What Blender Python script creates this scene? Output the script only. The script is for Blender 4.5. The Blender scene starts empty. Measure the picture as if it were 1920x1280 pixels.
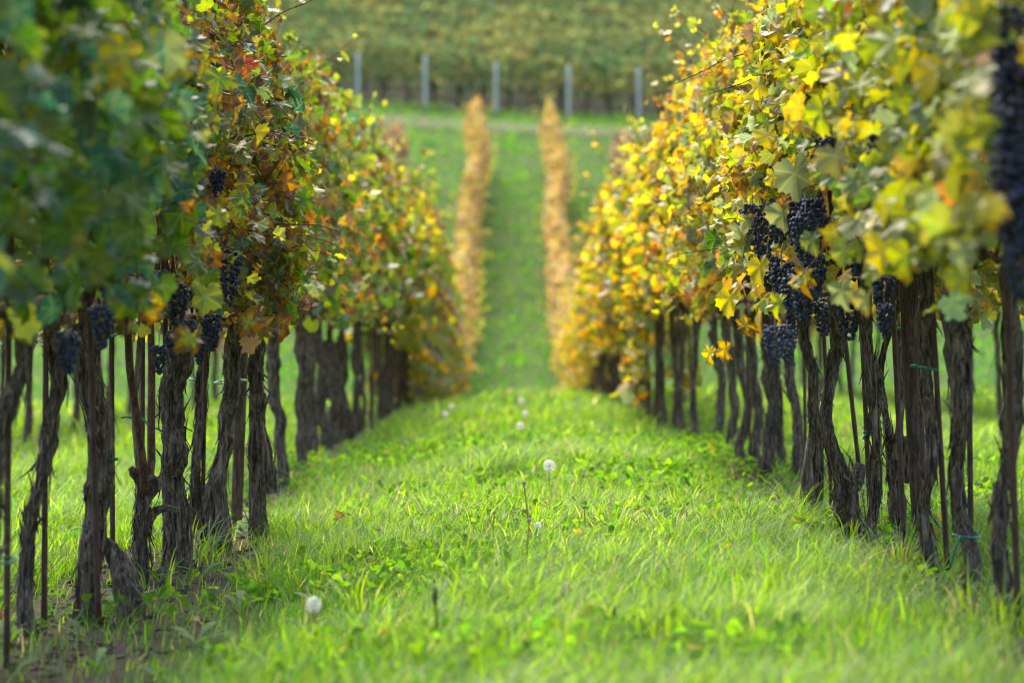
import bpy, math, numpy as np
from mathutils import Vector
R = math.radians
sc = bpy.context.scene
col = sc.collection

# ------------------------------------------------------------------ camera, sky, sun, exposure
FPX = 85.0 / 36.0 * 1920.0          # focal length in pixels of the 1920 px photograph
CX, CY, CAMZ = 955.0, 613.0, 0.90
cam = bpy.data.objects.new('camera', bpy.data.cameras.new('camera'))
col.objects.link(cam)
cam.location = (0, 0, CAMZ)
cam.rotation_euler = (R(90) - 27.0 / FPX, 0, -5.0 / FPX)
cam.data.lens = 85; cam.data.sensor_width = 36
cam.data.clip_start = 0.1; cam.data.clip_end = 2000
cam.data.dof.use_dof = True
cam.data.dof.focus_distance = 8.7
cam.data.dof.aperture_fstop = 2.4
sc.camera = cam

SUN_AZ, SUN_EL = R(-13), R(53)
world = bpy.data.worlds.new('World'); sc.world = world; world.use_nodes = True
wn = world.node_tree.nodes; wl = world.node_tree.links
sky = wn.new('ShaderNodeTexSky'); sky.sky_type = 'NISHITA'; sky.sun_disc = False
sky.sun_elevation = SUN_EL; sky.sun_rotation = SUN_AZ
sky.air_density = 1.0; sky.dust_density = 2.5; sky.ozone_density = 1.0
bg = wn['Background']; bg.inputs[1].default_value = 0.15
wl.new(sky.outputs[0], bg.inputs[0])

sun = bpy.data.objects.new('sun', bpy.data.lights.new('sun', 'SUN'))
col.objects.link(sun)
sun.data.energy = 3.0; sun.data.angle = R(32.0); sun.data.color = (1.0, 0.90, 0.74)
sd = Vector((math.sin(SUN_AZ) * math.cos(SUN_EL), math.cos(SUN_AZ) * math.cos(SUN_EL), math.sin(SUN_EL)))
sun.rotation_euler = sd.to_track_quat('Z', 'Y').to_euler()
sun.location = sd * 50

sc.view_settings.view_transform = 'Standard'; sc.view_settings.look = 'None'
sc.view_settings.exposure = 1.6; sc.view_settings.gamma = 1.0
sc.render.engine = 'CYCLES'
sc.cycles.use_denoising = True; sc.cycles.filter_width = 1.1
sc.cycles.max_bounces = 8; sc.cycles.diffuse_bounces = 4; sc.cycles.transmission_bounces = 6
sc.cycles.sample_clamp_indirect = 6.0

# ------------------------------------------------------------------ numeric helpers
def rng(s): return np.random.default_rng(s)

def _hash(ix, iy, s):
    h = (ix.astype(np.int64) * 374761393 + iy.astype(np.int64) * 668265263 + s * 1442695041) & 0xffffffff
    h = ((h ^ (h >> 13)) * 1274126177) & 0xffffffff
    return ((h ^ (h >> 16)) & 0xffffff) / float(0xffffff)

def vn(x, y, s=0, period=None):
    x = np.asarray(x, float); y = np.asarray(y, float)
    x, y = np.broadcast_arrays(x, y)
    ix = np.floor(x); iy = np.floor(y); fx = x - ix; fy = y - iy
    fx = fx * fx * (3 - 2 * fx); fy = fy * fy * (3 - 2 * fy)
    ix1 = ix + 1
    if period: ix = ix % period; ix1 = ix1 % period
    a = _hash(ix, iy, s); b = _hash(ix1, iy, s); c = _hash(ix, iy + 1, s); d = _hash(ix1, iy + 1, s)
    return (a * (1 - fx) + b * fx) * (1 - fy) + (c * (1 - fx) + d * fx) * fy   # 0..1

def fbm(x, y, s=0, o=3):
    t = 0; a = 0.5; n = 0
    for i in range(o):
        t = t + a * vn(x * 2 ** i, y * 2 ** i, s + i * 17); n += a; a *= 0.5
    return t / n

def sst(x, a, b):
    t = np.clip((x - a) / (b - a), 0, 1); return t * t * (3 - 2 * t)

PY = np.array([-60, -10, 0, 12, 22, 28, 33, 39, 46, 52, 58, 63, 67, 71, 77, 84, 90, 95, 110, 130, 170, 260, 420.])
PZ = np.array([-.4, 0., 0.09, 0.09, 0.095, 0.06, -.20, -.72, -1.15, -.85, -.05, .75, 1.75, 3.0, 4.9, 6.75, 8.3, 9.35, 13.6, 19.8, 33, 58, 90.])
_M = np.gradient(PZ, PY)
def prof(y):
    y = np.clip(y, PY[0], PY[-1])
    i = np.clip(np.searchsorted(PY, y, side='right') - 1, 0, len(PY) - 2)
    h = PY[i + 1] - PY[i]; t = (y - PY[i]) / h
    return ((2*t**3 - 3*t**2 + 1) * PZ[i] + (t**3 - 2*t**2 + t) * h * _M[i]
            + (-2*t**3 + 3*t**2) * PZ[i + 1] + (t**3 - t**2) * h * _M[i + 1])

def terrain(x, y):
    x = np.asarray(x, float); y = np.asarray(y, float)
    near = 1 - sst(y, 28, 46); far = sst(y, 60, 90)
    cx = np.clip(x, -6, 6)
    z = prof(y)
    z = z + near * (0.07 * np.tanh(x / 1.2) + 0.03 * np.cos(2 * np.pi * cx / 2.5))
    z = z - far * 0.05 * np.clip(x, -40, 40)
    z = z + 0.06 * (fbm(x * 0.8, y * 0.8, 5) - 0.5) + 0.035 * (fbm(x * 3.1, y * 3.1, 9) - 0.5) * (y < 45)
    z = z + far * 0.5 * (fbm(x * 0.11, y * 0.11, 31, 2) - 0.5)
    return z

def T1(x, y): return float(terrain(np.array([x]), np.array([y]))[0])

def at(px, py, D):
    """the place in the vineyard D metres ahead that the photograph shows at px, py"""
    return Vector(((px - CX) * D / FPX, D, CAMZ + (CY - py) * D / FPX))

def ground_hit(px, py):
    lo = 3.0
    for k in range(4000):
        D = lo + k * 0.02
        p = at(px, py, D)
        if p.z <= T1(p.x, D): return D
    return lo

# ------------------------------------------------------------------ mesh helpers
class Mesh:
    def __init__(s): s.V = []; s.F = {}; s.C = []; s.U = []; s.n = 0
    def add(s, V, faces, C=None, U=None):
        V = np.asarray(V, float).reshape(-1, 3); s.V.append(V)
        for f in faces:
            f = np.asarray(f)
            if f.size: s.F.setdefault(f.shape[1], []).append(f + s.n)
        n = len(V)
        s.C.append(np.broadcast_to(np.array([1, 1, 1, 0.5]) if C is None else np.asarray(C, float), (n, 4)))
        s.U.append(np.zeros((n, 3)) if U is None else U)
        s.n += n
    def build(s, name, mat, parent=None, smooth=True, loc=None):
        me = bpy.data.meshes.new(name)
        V = np.concatenate(s.V)
        me.vertices.add(len(V)); me.vertices.foreach_set('co', V.astype(np.float32).ravel())
        L = []; S = []; st = 0
        for k, fs in sorted(s.F.items()):
            f = np.concatenate(fs); L.append(f.ravel())
            S.append(st + np.arange(len(f)) * k); st += f.size
        L = np.concatenate(L).astype(np.int32); S = np.concatenate(S).astype(np.int32)
        me.loops.add(len(L)); me.loops.foreach_set('vertex_index', L)
        me.polygons.add(len(S)); me.polygons.foreach_set('loop_start', S)
        me.polygons.foreach_set('use_smooth', np.full(len(S), smooth, bool))
        a = me.attributes.new('tint', 'FLOAT_COLOR', 'POINT')
        a.data.foreach_set('color', np.concatenate(s.C).astype(np.float32).ravel())
        a = me.attributes.new('leafpos', 'FLOAT_VECTOR', 'POINT')
        a.data.foreach_set('vector', np.concatenate(s.U).astype(np.float32).ravel())
        me.update(calc_edges=True); me.validate()
        me.materials.append(mat)
        o = bpy.data.objects.new(name, me); col.objects.link(o)
        if parent: o.parent = parent
        if loc is not None: o.location = loc
        return o

def tag(o, label=None, cat=None, group=None, kind=None):
    if label: o['label'] = label
    if cat: o['category'] = cat
    if group: o['group'] = group
    if kind: o['kind'] = kind
    return o

def empty(name, loc, label, cat, group=None):
    o = bpy.data.objects.new(name, None); col.objects.link(o)
    o.location = loc; o.empty_display_size = 0.1
    return tag(o, label, cat, group)

def resample(P, n):
    P = np.asarray(P, float)
    if len(P) == 2: t = np.linspace(0, 1, n)[:, None]; return P[0] * (1 - t) + P[1] * t
    Q = np.vstack([2 * P[0] - P[1], P, 2 * P[-1] - P[-2]])
    u = np.linspace(0, len(P) - 1 - 1e-6, n); i = u.astype(int); t = (u - i)[:, None]
    a, b, c, d = Q[i], Q[i + 1], Q[i + 2], Q[i + 3]
    return 0.5 * (2*b + (c - a)*t + (2*a - 5*b + 4*c - d)*t*t + (3*b - a - 3*c + d)*t**3)

def tube_geo(P, rad, sides, cap=True):
    P = np.asarray(P, float); n = len(P); rad = np.broadcast_to(rad, (n,))
    T = np.gradient(P, axis=0); T /= np.linalg.norm(T, axis=1)[:, None] + 1e-9
    ref = np.array([0.0, 1.0, 0.0]) if abs(T[:, 1]).mean() < 0.8 else np.array([1.0, 0, 0])
    A = np.cross(T, ref); A /= np.linalg.norm(A, axis=1)[:, None] + 1e-9
    B = np.cross(T, A)
    th = np.linspace(0, 2 * np.pi, sides, endpoint=False)
    return P, A, B, th

def quads_grid(n, m, wrap=True):
    i = np.arange(n - 1)[:, None]; j = np.arange(m if wrap else m - 1)[None, :]
    a = i * m + j; b = i * m + (j + 1) % m
    return np.stack([a, b, b + m, a + m], -1).reshape(-1, 4)

def add_tube(M, P, rad, sides=6, C=None):
    P, A, B, th = tube_geo(P, rad, sides)
    n = len(P); rad = np.broadcast_to(rad, (n,))
    V = P[:, None] + rad[:, None, None] * (np.cos(th)[None, :, None] * A[:, None] + np.sin(th)[None, :, None] * B[:, None])
    V = np.concatenate([V.reshape(-1, 3), P[:1], P[-1:]])
    j = np.arange(sides); e = (n - 1) * sides
    c0 = np.stack([(j + 1) % sides, j, np.full(sides, n * sides)], -1)
    c1 = np.stack([e + j, e + (j + 1) % sides, np.full(sides, n * sides + 1)], -1)
    M.add(V, [quads_grid(n, sides), c0, c1], C)

# ------------------------------------------------------------------ materials
def new_mat(name):
    m = bpy.data.materials.new(name); m.use_nodes = True
    nt = m.node_tree; nt.nodes.clear()
    return m, nt

class N:
    def __init__(s, nt): s.nt = nt
    def __call__(s, t, ins=None, **kw):
        n = s.nt.nodes.new(t)
        for k, v in kw.items(): setattr(n, k, v)
        for k, v in (ins or {}).items():
            if isinstance(v, bpy.types.NodeSocket): s.nt.links.new(v, n.inputs[k])
            else: n.inputs[k].default_value = v
        return n
    def math(s, op, a, b=0.0, c=None, clamp=False):
        d = {0: a, 1: b}
        if c is not None: d[2] = c
        n = s('ShaderNodeMath', d, operation=op); n.use_clamp = clamp; return n.outputs[0]
    def mix(s, f, a, b, t='MIX'):
        n = s('ShaderNodeMix', data_type='RGBA', blend_type=t)
        for k, v in ((0, f), (6, a), (7, b)):
            if isinstance(v, bpy.types.NodeSocket): s.nt.links.new(v, n.inputs[k])
            else: n.inputs[k].default_value = (*v, 1) if isinstance(v, tuple) and len(v) == 3 else v
        return n.outputs[2]
    def noise(s, vec, scale, detail=3, rough=0.55):
        return s('ShaderNodeTexNoise', {'Vector': vec, 'Scale': scale, 'Detail': detail, 'Roughness': rough}).outputs[0]
    def ramp(s, f, stops):
        n = s('ShaderNodeValToRGB', {0: f}); e = n.color_ramp.elements
        while len(e) < len(stops): e.new(0.5)
        for i, (p, c) in enumerate(stops): e[i].position = p; e[i].color = (*c, 1)
        return n.outputs[0]
    def step(s, v, a, b):
        n = s('ShaderNodeMapRange', {0: v, 1: a, 2: b, 3: 0.0, 4: 1.0}, interpolation_type='SMOOTHSTEP')
        return n.outputs[0]

def leaf_material(name, trans=0.5, detail=True, rough=0.42, spec=0.5, gain=1.4):
    m, nt = new_mat(name); n = N(nt)
    tint = n('ShaderNodeAttribute', attribute_name='tint')
    base = tint.outputs['Color']
    bump = None
    if detail:
        lp = n('ShaderNodeAttribute', attribute_name='leafpos').outputs['Vector']
        sep = n('ShaderNodeSeparateXYZ', {0: lp})
        x, y, seed = sep.outputs
        flat = n('ShaderNodeCombineXYZ', {0: x, 1: y, 2: n.math('MULTIPLY', seed, 37.0)}).outputs[0]
        r = n.math('SQRT', n.math('ADD', n.math('MULTIPLY', x, x), n.math('MULTIPLY', y, y)))
        # veins
        vein = None
        for a in (90, 40, 140, -18, 198):
            ca, sa = math.cos(R(a)), math.sin(R(a))
            al = n.math('ADD', n.math('MULTIPLY', x, ca), n.math('MULTIPLY', y, sa))
            pe = n.math('ABSOLUTE', n.math('SUBTRACT', n.math('MULTIPLY', y, ca), n.math('MULTIPLY', x, sa)))
            k = n.math('MULTIPLY', n.math('SUBTRACT', 1.0, n.step(pe, 0.008, 0.04)), n.step(al, -0.02, 0.05))
            vein = k if vein is None else n.math('MAXIMUM', vein, k)
        n1 = n.noise(flat, 3.2, 4, 0.6); n2 = n.noise(flat, 11.0, 3, 0.6); n3 = n.noise(flat, 1.6, 2, 0.5)
        # autumn change starts between the veins and at the rim; alpha of the tint says how far it has gone
        edge = n.math('ADD', n.math('MULTIPLY', r, 0.55), n.math('MULTIPLY', n1, 0.75))
        amt = n.math('MULTIPLY_ADD', tint.outputs['Alpha'], -0.55, 1.12)
        brown = n.step(n.math('SUBTRACT', edge, amt), -0.10, 0.16)
        turn = n.step(n.math('ADD', n3, n.math('MULTIPLY', r, 0.2)), 0.42, 0.72)
        base = n.mix(n.math('MULTIPLY', turn, n.math('MULTIPLY', tint.outputs['Alpha'], 0.9)), base, n.mix(0.6, base, (0.42, 0.30, 0.02)))
        base = n.mix(n.math('MULTIPLY', vein, 0.42), base, (0.40, 0.42, 0.13))
        base = n.mix(n.math('MULTIPLY', brown, 0.85), base, n.mix(n2, (0.19, 0.06, 0.016), (0.07, 0.032, 0.02)))
        spots = n.step(n2, 0.66, 0.72)
        base = n.mix(n.math('MULTIPLY', spots, n.math('MULTIPLY', tint.outputs['Alpha'], 0.9)), base, (0.10, 0.035, 0.015))
        hgt = n.math('ADD', n.math('MULTIPLY', vein, -0.6), n.math('MULTIPLY', n2, 0.5))
        bump = n('ShaderNodeBump', {'Height': hgt, 'Strength': 0.5, 'Distance': 0.004}).outputs[0]
    # the underside of a leaf is paler and greyer
    back = n('ShaderNodeNewGeometry').outputs['Backfacing']
    hs = n('ShaderNodeHueSaturation', {'Saturation': 0.62, 'Value': 1.15, 'Color': base}).outputs[0]
    under = n.mix(0.20, hs, (0.26, 0.30, 0.20))
    top = n.mix(back, base, under)
    ins = {'Base Color': top, 'Roughness': rough, 'Specular IOR Level': spec}
    if bump: ins['Normal'] = bump
    p = n('ShaderNodeBsdfPrincipled', ins)
    tc = n('ShaderNodeHueSaturation', {'Saturation': 1.12, 'Value': gain, 'Color': base}).outputs[0]
    t = n('ShaderNodeBsdfTranslucent', {'Color': tc})
    mx = n('ShaderNodeMixShader', {0: trans, 1: p.outputs[0], 2: t.outputs[0]})
    n('ShaderNodeOutputMaterial', {0: mx.outputs[0]})
    return m

def bark_material(name, dark=(0.012, 0.0075, 0.005), light=(0.33, 0.25, 0.185)):
    m, nt = new_mat(name); n = N(nt)
    co = n('ShaderNodeTexCoord').outputs['Object']
    tint = n('ShaderNodeAttribute', attribute_name='tint')
    mp = n('ShaderNodeMapping', {0: co, 3: (70.0, 70.0, 7.0)}).outputs[0]
    f1 = n.noise(mp, 1.0, 5, 0.65)
    mp2 = n('ShaderNodeMapping', {0: co, 3: (230.0, 230.0, 26.0)}).outputs[0]
    f2 = n.noise(mp2, 1.0, 3, 0.6)
    big = n.noise(co, 9.0, 3, 0.6)
    f = n.math('ADD', n.math('MULTIPLY', f1, 0.62), n.math('MULTIPLY', f2, 0.48))
    c = n.ramp(f, [(0.43, dark), (0.54, tuple(0.45 * a + 0.55 * b * 0.5 for a, b in zip(dark, light))), (0.69, light)])
    c = n.mix(n.step(big, 0.5, 0.75), c, n.mix(0.5, c, (0.075, 0.045, 0.03)))
    c = n.mix(1.0, c, tint.outputs['Color'], 'MULTIPLY')
    b = n('ShaderNodeBump', {'Height': f, 'Strength': 1.0, 'Distance': 0.012}).outputs[0]
    p = n('ShaderNodeBsdfPrincipled', {'Base Color': c, 'Roughness': 0.82, 'Specular IOR Level': 0.3, 'Normal': b})
    n('ShaderNodeOutputMaterial', {0: p.outputs[0]})
    return m

def simple_material(name, c1, c2, scale=30.0, rough=0.6, spec=0.4, stretch=1.0, bump=0.3, metal=0.0):
    m, nt = new_mat(name); n = N(nt)
    co = n('ShaderNodeTexCoord').outputs['Object']
    mp = n('ShaderNodeMapping', {0: co, 3: (1.0, 1.0, stretch)}).outputs[0]
    f = n.noise(mp, scale, 4, 0.6)
    c = n.ramp(f, [(0.35, c1), (0.68, c2)])
    b = n('ShaderNodeBump', {'Height': f, 'Strength': bump, 'Distance': 0.004}).outputs[0]
    p = n('ShaderNodeBsdfPrincipled', {'Base Color': c, 'Roughness': rough, 'Specular IOR Level': spec, 'Metallic': metal, 'Normal': b})
    n('ShaderNodeOutputMaterial', {0: p.outputs[0]})
    return m

def berry_material():
    m, nt = new_mat('grape_skin'); n = N(nt)
    co = n('ShaderNodeTexCoord').outputs['Object']
    tint = n('ShaderNodeAttribute', attribute_name='tint')
    f = n.noise(co, 160.0, 3, 0.6)
    bloom = n.mix(n.step(f, 0.36, 0.66), (0.009, 0.008, 0.021), (0.062, 0.078, 0.150))
    c = n.mix(1.0, bloom, tint.outputs['Color'], 'MULTIPLY')
    p = n('ShaderNodeBsdfPrincipled', {'Base Color': c, 'Roughness': 0.5, 'Specular IOR Level': 0.4})
    n('ShaderNodeOutputMaterial', {0: p.outputs[0]})
    return m

def ground_material():
    m, nt = new_mat('vineyard_ground'); n = N(nt)
    co = n('ShaderNodeTexCoord').outputs['Object']
    sep = n('ShaderNodeSeparateXYZ', {0: co})
    x, y, z = sep.outputs
    # strips of bare soil under the vine rows (rows stand 2.5 m apart)
    u = n.math('ABSOLUTE', n.math('SUBTRACT', n.math('FLOORED_MODULO', x, 2.5), 1.25))
    w = n.noise(co, 2.6, 4, 0.6)
    soil = n.math('SUBTRACT', 1.0, n.step(n.math('ADD', u, n.math('MULTIPLY', n.math('SUBTRACT', w, 0.5), 0.7)), 0.20, 0.50))
    soil = n.math('MULTIPLY', soil, n.math('SUBTRACT', 1.0, n.step(y, 10.0, 24.0)))
    hill = n.step(y, 94.6, 95.4)
    g1 = n.noise(co, 0.9, 3, 0.6); g2 = n.noise(co, 14.0, 4, 0.65)
    grass = n.mix(g1, (0.035, 0.085, 0.012), (0.085, 0.15, 0.02))
    grass = n.mix(n.math('MULTIPLY', g2, 0.6), grass, (0.05, 0.06, 0.02))
    dirt = n.mix(g2, (0.055, 0.038, 0.027), (0.17, 0.12, 0.086))
    c = n.mix(soil, grass, dirt)
    c = n.mix(n.math('MULTIPLY', hill, 0.92), c, n.mix(g1, (0.028, 0.023, 0.02), (0.035, 0.042, 0.018)))  # hillside ground darkened: shade under the crossing vine rows put into its colour
    b = n('ShaderNodeBump', {'Height': n.noise(co, 45.0, 5, 0.7), 'Strength': 0.9, 'Distance': 0.03}).outputs[0]
    p = n('ShaderNodeBsdfPrincipled', {'Base Color': c, 'Roughness': 0.95, 'Specular IOR Level': 0.15, 'Normal': b})
    n('ShaderNodeOutputMaterial', {0: p.outputs[0]})
    return m

MAT = dict(
    leaf=leaf_material('vine_leaf', 0.44, True, 0.44, 0.42, 1.8),
    leaf_far=leaf_material('vine_leaf_distant', 0.46, False, 0.6, 0.25),
    leaf_hill=leaf_material('vine_leaf_hillside', 0.4, False, 0.85, 0.1, 1.2),
    grass=leaf_material('grass_blade', 0.55, False, 0.5, 0.2, 1.8),
    clover=leaf_material('clover_leaf', 0.5, False, 0.7, 0.1, 1.7),
    bark=bark_material('vine_bark'),
    cane=bark_material('vine_cane', (0.05, 0.022, 0.013), (0.24, 0.12, 0.075)),
    post=bark_material('post_wood', (0.05, 0.031, 0.024), (0.20, 0.125, 0.095)),
    concrete=simple_material('pale_post', (0.50, 0.49, 0.44), (0.62, 0.61, 0.55), 20, 0.85, 0.2),
    rust=simple_material('rusty_steel', (0.045, 0.022, 0.016), (0.12, 0.062, 0.046), 60, 0.7, 0.35, 0.3),
    tie=simple_material('green_tie', (0.0, 0.14, 0.085), (0.005, 0.21, 0.13), 40, 0.4, 0.5),
    berry=berry_material(),
    stem=simple_material('dry_stem', (0.34, 0.13, 0.085), (0.50, 0.26, 0.17), 80, 0.7, 0.3),
    darkstem=simple_material('dark_stem', (0.02, 0.014, 0.01), (0.06, 0.045, 0.03), 80, 0.8, 0.2),
    fluff=leaf_material('seed_fluff', 0.4, False, 0.9, 0.1, 1.0),
    ground=ground_material(),
    track=simple_material('dirt_track', (0.06, 0.085, 0.03), (0.125, 0.12, 0.07), 2.5, 0.95, 0.1),
)

# ------------------------------------------------------------------ terrain
def spaced(lo, hi, segs):
    out = []
    for a, b, st in segs: out.append(np.arange(a, b, st))
    return np.concatenate(out + [[segs[-1][1]]])
gx = np.concatenate([-np.geomspace(220, 12, 26), np.arange(-11.5, -4, 0.5), np.arange(-4, 4, 0.1), np.arange(4, 12, 0.5), np.geomspace(12, 220, 26)])
gy = spaced(-60, 420, [(-60, 0, 6), (0, 4, 0.5), (4, 24, 0.11), (24, 50, 0.4), (50, 105, 0.8), (105, 200, 5), (200, 420, 20)])
X, Y = np.meshgrid(gx, gy)
M = Mesh(); M.add(np.stack([X, Y, terrain(X, Y)], -1).reshape(-1, 3), [quads_grid(len(gy), len(gx), False)])
tag(M.build('ground', MAT['ground']), kind='structure')

px_ = np.arange(-40, 40.1, 1.0); py_ = np.linspace(88.6, 91.2, 5)
X, Y = np.meshgrid(px_, py_)
Yw = Y + 0.5 * (fbm(X * 0.3, Y * 0, 3) - 0.5)
M = Mesh(); M.add(np.stack([X, Yw, terrain(X, Yw) + 0.05], -1).reshape(-1, 3), [quads_grid(len(py_), len(px_), False)])
tag(M.build('path', MAT['track']), kind='structure')

# ------------------------------------------------------------------ leaves
def leaf_template(n, ring, sd=0):
    th = np.linspace(-math.pi / 2, 1.5 * math.pi, n, endpoint=False)
    r = np.full(n, 0.70)
    for a, R0, sg in ((90, 1.0, 25), (36, .92, 23), (144, .92, 23), (-22, .80, 22), (202, .80, 22)):
        d = (np.degrees(th) - a + 180) % 360 - 180
        r = np.maximum(r, 0.66 + (R0 - 0.66) * np.exp(-np.abs(d / sg) ** 2.0 * 0.9))
    d = (np.degrees(th) + 90 + 180) % 360 - 180
    r = r * (1 - 0.72 * np.exp(-(d / 15) ** 2))
    rq = rng(sd + 900)
    if n >= 20: r[1::2] *= rq.uniform(.80, .95, len(r[1::2])); r *= rq.uniform(.93, 1.05, n)
    else: r *= rq.uniform(.86, 1.08, n)
    P = np.stack([np.cos(th) * r, np.sin(th) * r], -1)
    j = np.arange(n); k = (j + 1) % n
    if ring:
        V = np.vstack([[0, 0], P * 0.55, P])
        F = [np.stack([np.zeros(n, int), 1 + j, 1 + k], -1), np.stack([1 + j, 1 + n + j, 1 + n + k, 1 + k], -1)]
    else:
        V = np.vstack([[0, 0], P]); F = [np.stack([np.zeros(n, int), 1 + j, 1 + k], -1)]
    return V, F
LEAF = {'fine': [leaf_template(44, True, q) for q in range(5)], 'near': [leaf_template(30, True, q) for q in range(4)], 'mid': [leaf_template(13, False, q) for q in range(4)],
        'far': [(np.array([[0, -.75], [.8, -.05], [0, .95], [-.8, -.05]]), [np.array([[0, 1, 2], [0, 2, 3]])])]}

def unit(a): return a / (np.linalg.norm(a, axis=-1, keepdims=True) + 1e-9)

def add_leaves(M, lod, pos, nrm, tip, size, colr, rg, dry):
    q = len(LEAF[lod]); which = rg.integers(0, q, len(pos))
    for a in range(q):
        m = which == a
        if m.any(): add_leaf_kind(M, LEAF[lod][a], pos[m], nrm[m], tip[m], size[m], colr[m], rg, dry[m])

def add_leaf_kind(M, template, pos, nrm, tip, size, colr, rg, dry):
    V, F = template; n = len(pos); k = len(V)
    t = unit(tip - (tip * nrm).sum(-1, keepdims=True) * nrm); s = np.cross(t, nrm)
    x = V[None, :, 0]; y = V[None, :, 1]; r2 = x * x + y * y; th = np.arctan2(y, x)
    fold = (rg.normal(0.18, 0.34, n) + dry * rg.uniform(0.3, 1.3, n))[:, None]
    droop = (rg.uniform(0.0, 0.45, n) + dry * rg.uniform(-0.6, 1.0, n))[:, None]
    rip = (rg.uniform(0.08, 0.34, n) + 0.3 * dry)[:, None]; ph = rg.uniform(0, 6.28, n)[:, None]
    z = fold * np.abs(x) + rg.normal(0, .22, n)[:, None] * x - droop * r2 * (0.5 + 0.5 * y) + rip * r2 * np.sin(5 * th + ph) + 0.6 * rip * r2 * np.sin(2 * th + 2 * ph)
    sx = (1 - 0.5 * dry * rg.uniform(0, 1, n))[:, None]
    P = pos[:, None] + size[:, None, None] * ((x * sx)[..., None] * s[:, None] + np.broadcast_to(y, z.shape)[..., None] * t[:, None] + z[..., None] * nrm[:, None])
    fs = [(f[None] + (np.arange(n) * k)[:, None, None]).reshape(-1, f.shape[1]) for f in F]
    C = np.repeat(colr[:, None], k, 1).reshape(-1, 4)
    sd_ = rg.uniform(0, 1, n)
    U = np.stack([np.broadcast_to(x, (n, k)), np.broadcast_to(y, (n, k)), np.broadcast_to(sd_[:, None], (n, k))], -1).reshape(-1, 3)
    M.add(P.reshape(-1, 3), fs, C, U)

G_DK = (.030, .095, .010); G_BL = (.030, .105, .055); G_MD = (.068, .150, .013); G_OL = (.125, .140, .022)
YG = (.24, .29, .022); YE = (.50, .40, .022); GO = (.52, .31, .022); OR = (.46, .17, .022); RU = (.26, .085, .025)
BR = (.105, .052, .028); BD = (.055, .028, .020); RE = (.32, .030, .030); PU = (.105, .045, .050); TA = (.50, .38, .20); PG = (.20, .26, .12)
PAL = {   # colour, weight, how far browned (0..1)
    'deep_green': [(G_DK, 4, .1), (G_BL, 3, .0), (G_MD, 5, .2), (G_OL, 2.0, .4), (YG, 1.2, .3), (BR, .7, .6), (RU, .3, .6)],
    'green_brown': [(G_MD, 2.8, .4), (G_BL, 1.3, .15), (G_OL, 2.4, .55), (YG, 1.5, .5), (BR, 2.8, .8), (BD, 2.6, .8), (RU, .8, .7), (OR, .25, .6), (RE, .16, .3), (PU, 1.0, .7), (YE, .3, .5)],
    'olive_orange': [(G_OL, 3.4, .5), (G_MD, 3.0, .3), (YG, 1.7, .4), (OR, .35, .6), (RU, .8, .7), (BR, 1.6, .8), (GO, .3, .5), (G_BL, 1.4, .2), (PU, .5, .6)],
    'yellow_olive': [(YG, 1.7, .4), (G_OL, 3.4, .5), (G_MD, 1.6, .3), (GO, .7, .5), (OR, .4, .6), (YE, .6, .4), (BR, 1.1, .7), (RU, .5, .6), (TA, .5, .5)],
    'yellow_green': [(YE, 3.6, .4), (YG, 3.4, .35), (G_OL, 1.4, .4), (PG, 1.0, .2), (G_MD, 1.0, .3), (OR, .7, .6), (GO, .9, .6), (BR, 1.0, .7)],
    'yellow': [(YE, 3.6, .45), (YG, 2.4, .35), (GO, 1.6, .6), (PG, .9, .3), (G_OL, 1.4, .4), (G_MD, .7, .3), (OR, .5, .6), (BR, 1.3, .8), (TA, .6, .5), (BD, .5, .8)],
    'golden': [(YE, 3.6, .4), (GO, 2.3, .55), (YG, 1.9, .35), (OR, .8, .6), (G_OL, .8, .4), (PU, .3, .6), (BR, .7, .8), (TA, .9, .5), (RU, .3, .6)],
    'tan_orange': [(GO, 2.0, .3), ((.47, .34, .14), 5.0, .22), (RU, .3, .3), (OR, .4, .4), (BR, .6, .4), (YE, 1.2, .3), (YG, .8, .3), (G_OL, 1.0, .3)],
    'rust': [(RU, 1, .4), (TA, 3.5, .3), (OR, .5, .5), (PU, 2, .5), (BR, 1.3, .6), (G_OL, 1.4, .4)],
}
def pick_colors(pal, n, rg, clump=None):
    cs = np.array([c for c, w, d in PAL[pal]]); w = np.array([w for c, w, d in PAL[pal]]); dr = np.array([d for c, w, d in PAL[pal]])
    cum = np.cumsum(w) / w.sum()
    u = rg.uniform(0, 1, n)
    if clump is not None: u = (0.55 * u + 0.45 * clump + 0.0) % 1.0
    i = np.searchsorted(cum, u).clip(0, len(w) - 1)
    c = cs[i] * np.exp(rg.normal(0, 0.20, (n, 1))) * np.exp(rg.normal(0, 0.07, (n, 3)))
    d = np.clip(dr[i] + rg.normal(0, 0.22, n), 0, 1)
    brownish = (cs[i][:, 0] > cs[i][:, 1] * 1.5) & (cs[i][:, 0] < 0.2)
    dry = np.where(brownish, rg.uniform(0.4, 1.0, n), np.where(rg.uniform(0, 1, n) < 0.10, rg.uniform(0, .7, n), 0))
    return np.concatenate([c, d[:, None]], 1), dry

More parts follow.
